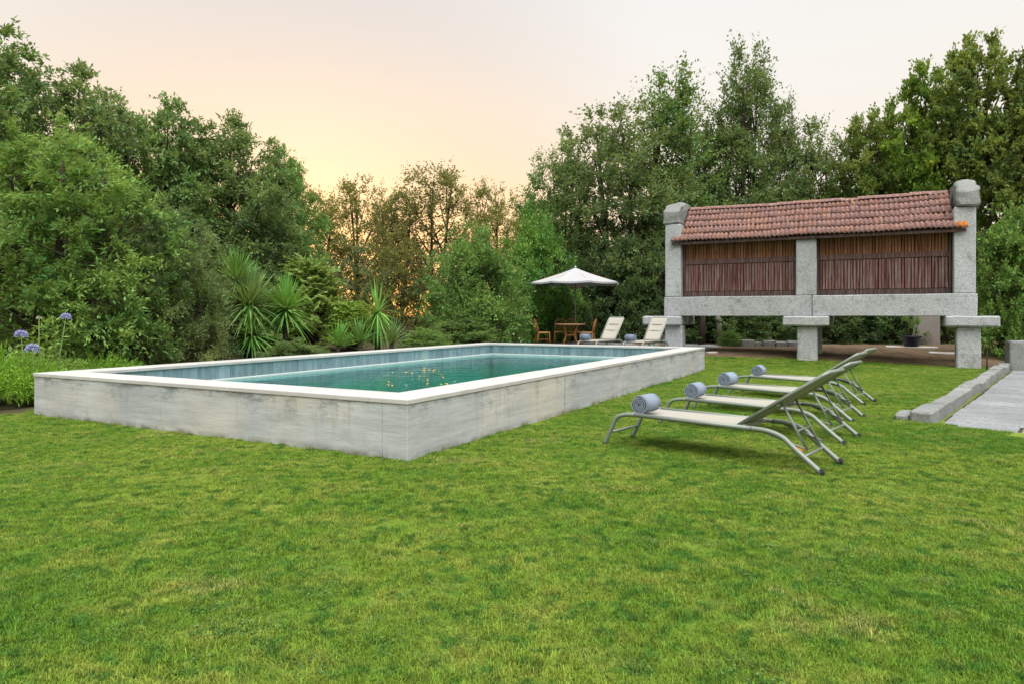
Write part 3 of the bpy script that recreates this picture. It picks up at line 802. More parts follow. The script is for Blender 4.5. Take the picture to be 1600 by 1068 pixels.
for i, (dx, dy, da) in enumerate(off):
    o = LG if i == 0 else copy_tree(LG)
    x, y = p0.x + dx, p0.y + dy
    gz = ground(x, y) + .004
    o.location = (x, y, gz); o.rotation_euler = (0, 0, LA + da); o.scale = (1, 1, (1, .985, 1.01, .975)[i])
    if i: o['label'] = lab[i]
    t = TW if i == 0 else copy_tree(TW)
    s = (.36, .37, .40, .45)[i]; yy = .05 + .02 * i % .05
    c, sn = math.cos(LA + da), math.sin(LA + da)
    t.location = (x + c * s - sn * yy, y + sn * s + c * yy, gz + .333 * (1, .985, 1.01, .975)[i] - .006); t.rotation_euler = (0, 0, LA + da + (0, .10, -.07, .15)[i]); t.scale = ((.92, .88, .95, .90)[i], (.92, .97, .88, .92)[i], (.92, .90, .93, .88)[i])
    if i: t['label'] = tlab[i]
LP_ = build_lounger('', 'sun loungers on the patio behind the pool', (1.98, 0, .97)); LP_['category'] = 'sun lounger'
# two loungers on the patio, foot ends towards the pool
for k, (px, depth, l1, l2) in enumerate([(905, 18.6, 'pale sun lounger on the patio, the one beside the umbrella table', 'rolled towel on the patio lounger beside the umbrella table'),
                               (976, 18.0, 'pale sun lounger on the patio, the one beside the granary leg', 'rolled towel on the patio lounger beside the granary leg')]):
    o = LP_ if k == 0 else copy_tree(LP_); o['label'] = l1
    b = D(px, 500, depth); ang = PA + R(-6)
    c, sn = math.cos(ang), math.sin(ang)
    base = Vector((b.x + .45 * sn, b.y - .45 * c + .0, PATIO_Z + .004))
    o.location = base; o.rotation_euler = (0, 0, ang)
    t = copy_tree(TW); t['label'] = l2; t['group'] = 'rolled towels on the patio loungers'
    t.location = base + Vector((c * .34 - sn * .30, sn * .34 + c * .30, .329)); t.rotation_euler = (0, 0, ang)

# ------------------------------------------------------------------ umbrella, table, chairs
UB = D(899, 494, 24.6); UB.z = PATIO_Z
def build_umbrella():
    root = empty('umbrella', UB, R(11)); tag(root, 'open pale grey patio umbrella above the round table', 'umbrella')
    rim, ap, n, rr = 2.50 - PATIO_Z, 3.04 - PATIO_Z, 8, 1.64
    cv = MB(); bm = cv.bm
    top = bm.verts.new((0, 0, ap)); rings = []
    for k in range(1, 9):
        t = k / 8; ring = []
        for i in range(n * 4):
            a = 2 * math.pi * i / (n * 4); f = (i % 4) / 4
            side = math.cos(math.pi / n) / math.cos((f - .5) * 2 * math.pi / n)      # flat sides between ribs
            z = ap + (rim - ap) * t - .035 * math.sin(math.pi * t) - .03 * t * math.sin(math.pi * f)
            ring.append(bm.verts.new((rr * t * side * math.cos(a), rr * t * side * math.sin(a), z)))
        rings.append(ring)
    m = n * 4
    for i in range(m): bm.faces.new((top, rings[0][i], rings[0][(i + 1) % m]))
    for A, B in zip(rings, rings[1:]):
        for i in range(m): bm.faces.new((A[i], B[i], B[(i + 1) % m], A[(i + 1) % m]))
    last = [bm.verts.new(v.co + Vector((0, 0, -.06))) for v in rings[-1]]
    for i in range(m): bm.faces.new((rings[-1][i], last[i], last[(i + 1) % m], rings[-1][(i + 1) % m]))
    canopy = cv.build('canopy', MAT['canopy'], root)
    MB().tube([(0, 0, .03), (0, 0, ap - .01)], .024, 12).build('pole', MAT['pole'], root)
    MB().lathe([(0, ap - .02), (.03, ap - .02), (.045, ap + .02), (.02, ap + .06), (0, ap + .07)], 10).build('finial', MAT['canopy'], root)
    MB().lathe([(0, 0), (.26, 0), (.26, .04), (.06, .07), (.045, .3), (0, .3)], 20).build('base', MAT['pole'], root)
    for k in range(n):
        a = 2 * math.pi * k / n
        rb = MB().tube([(0, 0, ap - .05), (rr * .98 * math.cos(a), rr * .98 * math.sin(a), rim - .012)], .010, 6).build('rib', MAT['table'], root)
        MB().tube([(.03 * math.cos(a), .03 * math.sin(a), rim - .25), (rr * .5 * math.cos(a), rr * .5 * math.sin(a), (ap + rim) / 2 - .055)], .008, 6).build('strut', MAT['table'], rb)
build_umbrella()
def build_table():
    root = empty('round_table', (UB.x - .22, UB.y - .35, PATIO_Z)); tag(root, 'round wooden garden table on the patio under the umbrella', 'table')
    MB().lathe([(0, .70), (.50, .70), (.545, .71), (.55, .725), (.545, .74), (0, .74)], 28).build('tabletop', MAT['table'], root)
    for k in range(4):
        a = R(45 + 90 * k); c, s = math.cos(a), math.sin(a)
        MB().tube([(.36 * c, .36 * s, 0), (.20 * c, .20 * s, .35), (.34 * c, .34 * s, .70)], .024, 8).build('leg', MAT['rattan'], root)
    MB().lathe([(0, .33), (.22, .33), (.22, .36), (0, .36)], 16).build('stretcher_ring', MAT['rattan'], root)
build_table()
def build_chair(label):
    root = empty('garden_chair'); tag(root, label, 'chair', 'wooden chairs around the patio table')
    MB().box(-.21, .21, -.20, .22, .425, .455, .012, 2).build('seat', MAT['weave'], root)
    MB().tube([(-.21, -.2, .42), (.21, -.2, .42), (.21, .22, .42), (-.21, .22, .42)], .018, 8, close=True).build('seat_frame', MAT['rattan'], root)
    for x in (-.19, .19):
        MB().tube([(x * 1.05, .23, 0), (x, .20, .42)], .017, 8).build('leg', MAT['rattan'], root)
        MB().tube([(x * 1.05, -.25, 0), (x, -.19, .42)], .017, 8).build('leg', MAT['rattan'], root)
        MB().tube([(x, .19, .20), (x, -.20, .20)], .010, 6).build('stretcher', MAT['rattan'], root)
    pts = [(-.19, -.19, .42), (-.205, -.23, .62)] + [(.205 * math.cos(math.pi - a), -.25 - .06 * math.sin(a), .72 + .19 * math.sin(a)) for a in np.linspace(0, math.pi, 9)] + [(.205, -.23, .62), (.19, -.19, .42)]
    bk = MB().tube(pts, .016, 8).build('back_frame', MAT['rattan'], root)
    for x in (-.09, 0, .09):
        MB().tube([(x * .8, -.20, .43), (x * 1.1, -.245, .65), (x, -.30, .885 - abs(x) * .3)], .009, 6).build('spindle', MAT['rattan'], bk)
    MB().tube([(-.205, -.24, .64), (0, -.265, .64), (.205, -.24, .64)], .010, 6).build('back_rail', MAT['rattan'], bk)
    return root
tcx, tcy = UB.x - .22, UB.y - .35
ch = build_chair('wooden chair on the side of the patio table away from the loungers')
spots = [(-.98, -.10, R(-80), None), (.60, -.18, R(75), 'wooden chair on the lounger side of the patio table'),
         (-.30, .72, R(172), 'wooden chair behind the patio table, the one nearer the shrubs'), (.18, .80, R(190), 'wooden chair behind the patio table, the one nearer the umbrella base')]
for i, (dx, dy, rz_, l) in enumerate(spots):
    o = ch if i == 0 else copy_tree(ch)
    o.location = (tcx + dx, tcy + dy, PATIO_Z); o.rotation_euler = (0, 0, rz_)
    if l: o['label'] = l

# ------------------------------------------------------------------ foliage generators
def leaf_mesh(name, c, d, ln, wd, rng, flop=.6):
    """one rhombic leaf per row: centre base c, axis d, length ln"""
    n = len(c)
    d = d / np.maximum(np.linalg.norm(d, axis=1, keepdims=True), 1e-6)
    up = rng.normal(size=(n, 3)) * flop + np.array([0, 0, 1.0])
    s = np.cross(d, up); s /= np.maximum(np.linalg.norm(s, axis=1, keepdims=True), 1e-6)
    nn = np.cross(s, d)
    ln = np.asarray(ln).reshape(-1, 1); w_ = ln * wd
    mid = c + d * ln * .45 + nn * ln * .06
    V = np.stack([c, mid + s * w_, c + d * ln, mid - s * w_], axis=1).reshape(-1, 3)
    Fc = np.arange(4 * n).reshape(n, 4)
    return np_mesh(name, V, Fc, False)
def unit(rng, n):
    v = rng.normal(size=(n, 3)); return v / np.linalg.norm(v, axis=1, keepdims=True)
def make_lobes(rng, H, Rr, zlo, n, shape):
    L = []
    for i in range(n):
        t = (i + rng.random()) / n
        z = zlo + (1 - zlo) * t * .93
        if shape == 'round': pr = math.sqrt(max(.08, 1 - (2 * t - .85) ** 2 / 1.35))
        elif shape == 'spire': pr = (1 - t) ** .62 + .10
        elif shape == 'mound': pr = math.sqrt(max(.05, 1 - t ** 2))
        else: pr = min(1, .55 + .9 * t) * (1 - max(0, t - .62) * 1.9)
        a = i * 2.4 + rng.random() * .8
        lr = Rr * (.34 + .2 * rng.random()) * (.62 + .38 * pr)
        rr = max(0, pr * Rr - lr * .75)
        L.append((rr * math.cos(a), rr * math.sin(a), z * H, lr, lr * (1.25 if shape == 'spire' else .9)))
    return L
def make_tree(name, seed, H, Rr, zlo, nl, shape, clumps, twigs, per, tl, ll, wd, mat, up=.35, trunk_r=.16, droop=0.0, spray=.75, stray=.06, multi=1, twigr=.010, th=.86):
    """returns meshes (trunk, crown) with the base at z=0"""
    rng = np.random.default_rng(seed)
    lobes = make_lobes(rng, H, Rr, zlo, nl, shape)
    area = np.array([l[3] * l[4] for l in lobes]); cnt = rng.multinomial(clumps, area / area.sum())
    base = []; dirs = []; tb = MB()
    # trunk(s)
    tops = []
    for m in range(multi):
        a = 6.28 * m / multi + rng.random(); bx, by = (0, 0) if multi == 1 else (.25 * math.cos(a), .25 * math.sin(a))
        pts = []; rad = []
        for k in range(7):
            t = k / 6
            pts.append((bx * (1 + 3 * t) + .05 * H * .3 * math.sin(3 * t + seed + m) * t, by * (1 + 3 * t) + .04 * H * .3 * math.cos(2.5 * t + seed) * t, t * H * th - .25 * (k == 0))); rad.append(trunk_r * (1 - .88 * t) + .012)
        tb.tube(pts, rad, 9); tops.append(pts)
    for li, (l, k) in enumerate(zip(lobes, cnt)):
        lc = np.array(l[:3]); tr = tops[li % multi]
        # limb from the trunk into the lobe
        zt = max(.06 * H, l[2] - (.16 + .1 * rng.random()) * H); f = min(.98, max(0, zt / (th * H))) * 6; i0 = int(min(f, 5)); ff = f - i0
        s0 = Vector(tr[i0]).lerp(Vector(tr[i0 + 1]), ff); e0 = Vector(lc)
        mid = s0.lerp(e0, .55) + Vector((0, 0, -.05 * H * rng.random()))
        r0 = trunk_r * (.42 - .2 * min(1, zt / H)) + .012
        tb.tube([s0, mid, e0], [r0, r0 * .7, r0 * .4], 6, cap=False)
        if k == 0: continue
        u = unit(rng, k); rad = (.30 + .70 * rng.random(k) ** .6)
        p = lc + u * np.array([l[3], l[3], l[4]]) * rad[:, None]
        p[:, 2] = np.maximum(p[:, 2], .12)
        base.append(p); dd = u.copy(); dd[:, 2] += up; dirs.append(dd)
        for q in range(0, k, 3):
            b = Vector(p[q]); tb.tube([e0, e0.lerp(b, .5) + Vector((0, 0, .06)), b + Vector(dd[q]) * tl * .3], [r0 * .33, r0 * .2, twigr * .5], 4, cap=False)
    base = np.concatenate(base); dirs = np.concatenate(dirs); n = len(base)
    dirs /= np.linalg.norm(dirs, axis=1, keepdims=True)
    # twigs
    td = dirs[:, None, :] + rng.normal(size=(n, twigs, 3)) * spray; td /= np.linalg.norm(td, axis=2, keepdims=True)
    long = np.where(rng.random((n, twigs)) < stray, 1.7, 1.0)
    tlen = tl * (.55 + .6 * rng.random((n, twigs))) * long
    t = np.linspace(.12, 1, per)[None, None, :] + rng.normal(size=(n, twigs, per)) * .04
    pos = base[:, None, None, :] + td[:, :, None, :] * (t * tlen[:, :, None])[..., None]
    pos = pos + rng.normal(size=pos.shape) * tl * .06
    pos[..., 2] -= droop * (t * tlen[:, :, None]) ** 2 / max(tl, .01)
    ld = td[:, :, None, :] * .65 + rng.normal(size=pos.shape) * .65
    ld[..., 2] += .10 - droop * .6
    pos = pos.reshape(-1, 3); ld = ld.reshape(-1, 3)
    ok = pos[:, 2] > .02
    pos, ld = pos[ok], ld[ok]
    ln = ll * (.6 + .7 * rng.random(len(pos)))
    cm = leaf_mesh(name + '_crown', pos, ld, ln, wd, rng)
    cm.materials.append(mat)
    tm = tb.mesh(name + '_trunk'); tm.materials.append(MAT['bark'])
    return tm, cm, H, Rr

KIND = {}
KIND['near'] = make_tree('near', 1, 6.0, 2.6, .02, 30, 'round', 520, 10, 17, .46, .115, .17, MAT['leaf_near'], up=.25, trunk_r=.14, droop=.28, spray=.6, multi=3)
KIND['ash'] = make_tree('ash', 2, 9.0, 2.6, .06, 32, 'round', 430, 10, 15, .58, .15, .22, MAT['leaf_ash'], up=.3, trunk_r=.17, droop=.15, stray=.10)
KIND['thin'] = make_tree('thin', 3, 9.0, 2.3, .06, 26, 'round', 240, 8, 14, .66, .125, .26, MAT['leaf_backlit'], up=.55, trunk_r=.11, stray=.16, multi=2)
KIND['oak'] = make_tree('oak', 4, 13.0, 3.3, .08, 34, 'round', 400, 9, 13, .80, .17, .27, MAT['leaf_oak'], up=.75, trunk_r=.17, stray=.14, spray=.65, multi=3)
KIND['oak2'] = make_tree('oak2', 8, 13.0, 3.0, .10, 28, 'spire', 330, 9, 13, .90, .17, .27, MAT['leaf_oak'], up=.9, trunk_r=.16, stray=.16, spray=.6, multi=2)
KIND['sunlit'] = make_tree('sunlit', 5, 12.0, 3.2, .08, 40, 'round', 400, 10, 14, .60, .19, .30, MAT['leaf_sunlit'], up=.35, trunk_r=.22, stray=.06)
KIND['bush'] = make_tree('bush', 6, 4.0, 2.0, .02, 22, 'mound', 420, 8, 12, .42, .10, .27, MAT['leaf_bush'], up=.45, trunk_r=.06, multi=3, stray=.10, th=.45)
KIND['dark'] = make_tree('dark', 7, 3.5, 1.8, .02, 20, 'mound', 380, 8, 12, .36, .085, .30, MAT['leaf_dark'], up=.3, trunk_r=.05, multi=3, th=.45)
KIND['sparse'] = make_tree('sparse', 12, 5.0, 2.0, .02, 18, 'round', 80, 8, 11, .55, .12, .28, MAT['leaf_oak'], up=.6, trunk_r=.05, multi=2, stray=.15, th=.6)
KIND['bright'] = make_tree('bright', 9, 4.0, 1.8, .02, 20, 'mound', 360, 8, 11, .42, .11, .32, MAT['leaf_bright'], up=.6, trunk_r=.05, multi=3, stray=.15, th=.45)

def plant(kind, name, label, cat, px, ytop, width, depth, rz=0.0, group=None, z0=None, mat=None):
    tm, cm, H, Rr = KIND[kind]
    top = D(px, ytop, depth)
    gz = ground(top.x, top.y) if z0 is None else z0
    root = empty(name, (top.x, top.y, gz), rz); tag(root, label, cat, group)
    sz = (top.z - gz) / (H * 1.09); sx = (width / F * depth / 2) / (Rr * 1.12)
    root.scale = (sx, sx, sz)
    t = link('trunk' if cat == 'tree' else 'stems', tm, None, root); c = link('crown' if cat == 'tree' else 'foliage', cm, None, root)
    if mat:
        c.material_slots[0].link = 'OBJECT'; c.material_slots[0].material = MAT[mat]
    return root

# left-hand mass
plant('near', 'laurel_tree', 'huge bright leafy tree overhanging the blue flowers at the pool corner', 'tree', 90, 175, 440, 13.6, .4)
plant('near', 'laurel_tree', 'low sprawling leafy tree hugging the long far wall of the pool', 'tree', 255, 300, 210, 14.6, 2.1)
plant('ash', 'ash_tree', 'tallest tree of the dense green wood left of the sunset', 'tree', -45, -25, 340, 18.5, 0)
plant('ash', 'ash_tree', 'rounded tree of the dense wood, next to its tallest tree', 'tree', 135, 72, 260, 19.5, 1.3)
plant('ash', 'ash_tree', 'feathery topped tree in the middle of the dense wood', 'tree', 255, 122, 215, 21, 2.5)
plant('ash', 'ash_tree', 'green tree with a loose twiggy crown behind the tall yuccas', 'tree', 355, 148, 240, 22, 3.9)
plant('ash', 'ash_tree', 'narrow tree ending the dense wood beside the sunset glow', 'tree', 442, 205, 150, 25, 5.0)
plant('dark', 'shrub', 'dark shrub crowding the pool wall beneath the laurel trees', 'shrub', 295, 420, 150, 15.8, 1.0)
plant('dark', 'shrub', 'dark shrub filling the gap behind the tallest yucca', 'shrub', 400, 335, 230, 22, 2.0)
plant('dark', 'shrub', 'dark shrub below the sprawling laurel near the pool corner', 'shrub', 170, 440, 200, 14.6, 4.2)
# backlit middle
for i, (px, yt, wd_, dp, l) in enumerate([
    (492, 272, 150, 36, 'sparse backlit tree beside the end of the dense wood'),
    (560, 258, 140, 38, 'sparse backlit tree with a forked top in the sunset gap'),
    (618, 275, 130, 35, 'sparse backlit tree with orange light glowing through its base'),
    (682, 232, 175, 34, 'tallest sparse backlit tree in the sunset gap'),
    (766, 264, 125, 37, 'thin backlit tree standing apart beside the tallest backlit one'),
    (838, 292, 130, 34, 'thin backlit tree beside the tall oaks')]):
    plant('thin', 'backlit_tree', l, 'tree', px, yt, wd_, dp, i * 1.7, 'sparse trees against the sunset')
for i, (px, yt, wd_, dp, l) in enumerate([
    (545, 372, 150, 29, 'dark shrub under the sparse backlit trees, nearest the ferny bush'),
    (635, 352, 150, 30, 'dark shrub under the sparse backlit trees, middle of three'),
    (715, 340, 150, 29, 'dark shrub under the sparse backlit trees, nearest the green bush')]):
    plant('sparse', 'shrub', l, 'shrub', px, yt, wd_, dp, i * 2.2, mat='leaf_backlit' if i == 1 else None)
plant('bush', 'green_bush', 'rounded bright green bush behind the far pool corner', 'bush', 748, 352, 190, 23.6, .3)
plant('bush', 'green_bush', 'taller green bush between the round bush and the umbrella', 'bush', 835, 318, 150, 27.0, 1.9)
# oaks behind the umbrella and granary
for i, (kd, px, yt, wd_, dp, l) in enumerate([
    ('oak', 880, 190, 150, 31, 'smaller oak at the outer edge of the tall oaks, over the umbrella'),
    ('oak', 965, 125, 250, 30, 'broad oak directly behind the umbrella'),
    ('oak2', 1045, 82, 210, 31, 'pointed oak above the left gable stone of the granary'),
    ('oak2', 1168, 40, 190, 32, 'tallest pointed oak above the middle of the granary roof'),
    ('oak', 1115, 130, 190, 33, 'bushy oak between the two pointed oaks'),
    ('oak2', 1225, 135, 120, 33, 'slim oak leaning out beside the tallest pointed oak')]):
    plant(kd, 'oak_tree', l, 'tree', px, yt, wd_, dp, i * 1.1 + .4)
plant('oak', 'oak_tree', 'low grey green tree over the middle of the granary ridge', 'tree', 1280, 158, 175, 33, 2.8)
for i, (px, yt, wd_, dp, l) in enumerate([
    (1358, 150, 165, 31, 'low sunlit yellow tree over the right half of the granary ridge'),
    (1440, 68, 170, 30, 'sunlit yellow tree with a narrow top beside the right gable stone'),
    (1525, 22, 210, 29, 'tallest sunlit yellow tree above the right gable stone'),
    (1625, 30, 200, 28, 'sunlit yellow tree farthest along from the sunset')]):
    plant('sunlit', 'maple_tree', l, 'tree', px, yt, wd_, dp, i * 1.4 + .2)
# hedges and shrubs at eye level
for i, (px, yt, wd_, dp, l) in enumerate([
    (880, 380, 150, 28.0, 'dark hedge shrub behind the patio table'),
    (960, 360, 160, 28.0, 'dark hedge shrub behind the lounger nearer the table'),
    (1035, 370, 150, 27.0, 'dark hedge shrub behind the left granary post'),
    (1120, 450, 170, 26.0, 'dark shrub seen under the granary between the left and middle legs'),
    (1200, 440, 150, 26.5, 'dark shrub under the granary just before the middle leg'),
    (1310, 440, 150, 26.0, 'dark shrub under the granary just past the middle leg'),
    (1390, 440, 130, 25.5, 'dark shrub under the granary beside the potted plant'),
    (1485, 430, 100, 25.5, 'dark shrub behind the right granary leg')]):
    plant('dark', 'hedge_shrub', l, 'shrub', px, yt, wd_, dp, i * 1.9 + .5)
plant('bright', 'bright_hedge', 'bright green hedge against the right end of the granary', 'hedge', 1585, 318, 150, 20.2, .7)
plant('bright', 'bright_hedge', 'bright green hedge beyond the big granite block', 'hedge', 1690, 300, 200, 20.0, 2.7)
plant('bush', 'small_bush', 'small leafy bush on the bare soil under the granary', 'bush', 1140, 515, 42, 23.5, 1.0)

# ferny bush: pinnate fronds
def fern_mesh(seed, H, Rr, n, ll):
    rng = np.random.default_rng(seed); pos = []; dr = []; st = MB()
    for i in range(n):
        t = rng.random(); a = rng.random() * 6.28; rr = Rr * (1 - t * .75) * math.sqrt(rng.random())
        b = np.array([rr * math.cos(a), rr * math.sin(a), H * (.12 + .78 * t)])
        d = np.array([math.cos(a) * .9, math.sin(a) * .9, .95]) + rng.normal(size=3) * .55; d /= np.linalg.norm(d)
        s = np.cross(d, [0, 0, 1]) + rng.normal(size=3) * .5; s /= np.linalg.norm(s); L = .42 + .3 * rng.random()
        if i % 5 == 0: st.tube([(b[0] * .15, b[1] * .15, -.1), (b[0] * .6, b[1] * .6, b[2] * .6), tuple(b)], [.02, .014, .005], 5, cap=False)
        for k in range(11):
            u = .15 + .85 * k / 10; p = b + d * L * u; p[2] -= .28 * L * u * u
            for sg in (-1, 1): pos.append(p); dr.append(s * sg + d * .45 + [0, 0, -.15])
    pos = np.array(pos); dr = np.array(dr)
    return st.mesh('fern_stems'), leaf_mesh('fern_leaves', pos, dr, ll * (.7 + .5 * rng.random(len(pos))), 20 * .01, rng, .6)
fs, fl = fern_mesh(3, 3.0, 1.25, 520, .17); fs.materials.append(MAT['bark']); fl.materials.append(MAT['leaf_fern'])
for k, (px, yt, dp, sc, l) in enumerate([(485, 398, 21, 1.0, 'tall ferny yellow green bush beside the yuccas'), (548, 470, 20.5, .62, 'lower ferny yellow green bush beside the drooping yucca')]):
    q = D(px, yt, dp); g = ground(q.x, q.y); root = empty('ferny_bush', (q.x, q.y, g), k * 2.0); tag(root, l, 'bush')
    s = (q.z - g) / 3.1; root.scale = (s * (1.05 if k == 0 else 1.3),) * 2 + (s,)
    link('stems', fs, None, root); link('foliage', fl, None, root)

# yuccas
def yucca_mesh(seed, n, L, wd, lo, ex=.8):
    rng = np.random.default_rng(seed); V = []; Fc = []
    for i in range(n):
        a = i * 2.39996; el = lo + (math.pi * .48 - lo) * ((i + .5) / n) ** ex
        d = Vector((math.cos(a) * math.cos(el), math.sin(a) * math.cos(el), math.sin(el))); s = Vector((-math.sin(a), math.cos(a), 0)); l = L * (.8 + .35 * rng.random())
        bend = .22 * math.cos(el) * rng.random() + (.1 if el < .2 else 0); b = len(V)
        for k in range(5):
            t = k / 4; p = d * l * t + Vector((0, 0, -bend * l * t * t)); w_ = wd * (.6 + .9 * t if t < .4 else (1 - t) * 1.6)
            V += [p - s * w_, p + s * w_ + d.cross(s) * w_ * .3]
        for k in range(4): Fc.append((b + 2 * k, b + 2 * k + 1, b + 2 * k + 3, b + 2 * k + 2))
    return np_mesh('rosette', np.array([tuple(v) for v in V]), np.array(Fc), True)
ym = yucca_mesh(1, 230, .85, .024, -.75, .9); ym.materials.append(MAT['yucca'])
yd = yucca_mesh(2, 110, .95, .022, -1.35, 1.8); yd.materials.append(MAT['yucca'])
ys = yucca_mesh(5, 70, .60, .020, .15); ys.materials.append(MAT['yucca'])
def yucca(label, heads, mesh, group=None):
    """heads: (px, py, depth, scale) of each rosette centre; all grow from one base"""
    h0 = D(*heads[0][:3]); g = ground(h0.x, h0.y); root = empty('yucca', (h0.x, h0.y, g)); tag(root, label, 'yucca', group)
    for k, (px, py, dp, sc) in enumerate(heads):
        h = D(px, py, dp) - Vector((h0.x, h0.y, g))
        MB().tube([(h.x * .3, h.y * .3, -.1), (h.x * .7, h.y * .7, h.z * .5), tuple(h)], [.09, .075, .06], 8).build('stem', MAT['bark'], root)
        o = link('rosette', mesh, None, root, h, (random.uniform(-.2, .2), random.uniform(-.2, .2), k * 1.3)); o.scale = (sc,) * 3
yucca('tall yucca with stacked spiky rosettes behind the long pool wall', [(388, 478, 17.6, 1.35), (370, 440, 18.0, 1.15), (394, 525, 17.4, 1.1)], ym)
yucca('single headed spiky yucca between the tall yucca and ferny bush', [(446, 486, 18.0, 1.25)], ym)
yucca('old yucca with drooping grey green leaves near the sunset gap', [(590, 488, 20.0, 1.15)], yd)
for l, px, py, dp in [('short spiky yucca at the poolside, nearest the low shrub', 528, 541, 17.8), ('short spiky yucca at the poolside, middle of three', 562, 536, 18.2), ('short spiky yucca under the drooping yucca', 612, 536, 18.8)]:
    yucca(l, [(px, py, dp, 1.25)], ys)
plant('bush', 'low_shrub', 'low soft green shrub along the pool wall below the yuccas', 'shrub', 462, 528, 130, 16.6, .6)
plant('bush', 'low_shrub', 'low green shrub at the poolside near the sunset gap', 'shrub', 660, 512, 90, 20.2, 1.6)
plant('bush', 'low_shrub', 'low green shrub below the rounded bright bush', 'shrub', 720, 490, 120, 21.6, 3.6)

# juniper ground cover and agapanthus by the pool's outer corner
def juniper_mesh(seed, n):
    rng = np.random.default_rng(seed); c = []; d = []
    for i in range(n):
        a = rng.random() * 6.28; r = math.sqrt(rng.random()); t = rng.random()
        b = np.array([r * math.cos(a), r * math.sin(a), .55 * math.sqrt(max(0, 1 - r * r * .8)) * (.35 + .65 * t)])
        m = np.array([math.cos(a) * (.4 + r), math.sin(a) * (.4 + r), .35]) + rng.normal(size=3) * .3; m /= np.linalg.norm(m)
        for k in range(16):
            c.append(b + m * .22 * k / 16 + rng.normal(size=3) * .012); d.append(m + rng.normal(size=3) * .55)
    c = np.array(c); d = np.array(d)
    return leaf_mesh('juniper', c, d, .05 + .03 * rng.random(len(c)), .10, rng)
jm = juniper_mesh(1, 1500); jm.materials.append(MAT['juniper'])
for k, (px, py, dp, sx, sz, l) in enumerate([(-10, 628, 10.3, .85, 1.15, 'feathery bright green juniper at the outer pool corner'), (60, 580, 11.2, .95, 1.05, 'feathery bright green juniper under the blue flower heads'), (150, 590, 12.0, .8, 1.0, 'feathery bright green juniper along the far long pool wall')]):
    q = D(px, py, dp); g = ground(q.x, q.y)
    root = empty('juniper_shrub', (q.x, q.y, g), k * 1.4); tag(root, l, 'shrub'); root.scale = (sx, sx, sz * (1.02 if k else 1.12))
    link('foliage', jm, None, root); MB().tube([(0, 0, -.1), (.05, 0, .12), (.2, .1, .3)], [.03, .02, .01], 6).build('stems', MAT['bark'], root)
def agapanthus_head(seed, n, R0):
    rng = np.random.default_rng(seed); c = []; d = []
    for v in unit(rng, n):
        v[2] = abs(v[2]) * .9 - .25; v /= np.linalg.norm(v)
        for k in range(6):
            c.append(v * R0 * .62); d.append(v + rng.normal(size=3) * .42)
    return leaf_mesh('flowers', np.array(c), np.array(d), R0 * .5 * np.ones(len(c)), .20, rng)
ah = agapanthus_head(2, 46, .125); ah.materials.append(MAT['agapanthus'])
ab = agapanthus_head(3, 20, .035); ab.materials.append(MAT['bud'])
for k, (px, py, bpx, l, me, s) in enumerate([(33, 524, 40, 'pale blue agapanthus flower head lowest but one over the juniper', ah, .68), (51, 546, 55, 'deep blue agapanthus flower head just over the juniper', ah, .78),
                                    (103, 496, 86, 'tall agapanthus flower head on a long leaning stem', ah, .56), (61, 497, 61, 'thin agapanthus stem with a closed white bud', ab, 1.0)]):
    h = D(px, py, 10.2); b = D(bpx, 600, 10.2); b.z = ground(b.x, b.y)
    root = empty('agapanthus', b); tag(root, l, 'flower'); v = h - b
    MB().tube([(0, 0, 0), (v.x * .35, v.y * .35, v.z * .5), tuple(v)], [.009, .008, .006], 6).build('stem', MAT['stem'], root)
    o = link('flower_head', me, None, root, v); o.scale = (s,) * 3
    lv = link('leaves', ys, None, root); lv.scale = (.55, .55, .7)

# ------------------------------------------------------------------ things seen under the granary
q = D(1447, 548, 24.2); g = ground(q.x, q.y)
root = empty('garden_wall', (q.x, q.y, g), R(-27)); tag(root, 'pale beige rendered wall end standing behind the potted plant', 'wall')
MB().box(-.42, .42, 0, 3.2, -.1, 2.15, .01).build('wall_body', MAT['render'], root)
MB().box(-.46, .46, -.04, 3.24, 2.152, 2.22, .01).build('wall_cap', MAT['granite'], root)
q = D(1424, 551, 22.6); g = ground(q.x, q.y)
root = empty('potted_plant', (q.x, q.y, g + .05)); tag(root, 'upright leafy plant in a dark bowl pot under the granary', 'plant')
MB().lathe([(0, 0), (.20, 0), (.23, .03), (.27, .28), (.31, .30), (.31, .34), (.27, .34), (.25, .30), (0, .29)], 20).build('pot', MAT['pot'], root)
for k, (x, y, h) in enumerate([(-.16, 0, .85), (.08, .05, 1.05), (.13, -.05, .75), (-.03, -.08, .6)]):
    st = MB().tube([(x * .5, y, .28), (x, y, h * .6), (x * 1.3, y, h)], [.016, .012, .008], 6).build('stem', MAT['bark'], root)
    o = link('leaf_tuft', ys, None, st, (x * 1.3, y, h - .05)); o.scale = (.5, .5, .6)
q = P(1428, 552, .12)
for l, px, py, dp, sx, sy, rz_ in [('flat pale stone slab under the potted plant', 1424, 551, 22.6, 1.5, .5, -27), ('flat pale stone slab beside the right granary leg', 1478, 556, 20.6, .9, .6, -27), ('small white stone in the grass by the pool end', 1112, 551, 20.2, .30, .16, 10)]:
    q = D(px, py, dp); g = ground(q.x, q.y)
    tag(MB().box(-sx / 2, sx / 2, -sy / 2, sy / 2, -.03, .045, .015).rough(.012, 3, 1, sx).build('stone_slab', MAT['coping'], None, (q.x, q.y, g), (0, 0, R(rz_))), l, 'stone slab')
q = D(1205, 541, 23.0); g = ground(q.x, q.y)
root = empty('stone_edging', (q.x, q.y, g), R(-8)); tag(root, 'low row of rough edging stones on the soil under the granary', 'edging')
rng_ = random.Random(2); x = -1.0
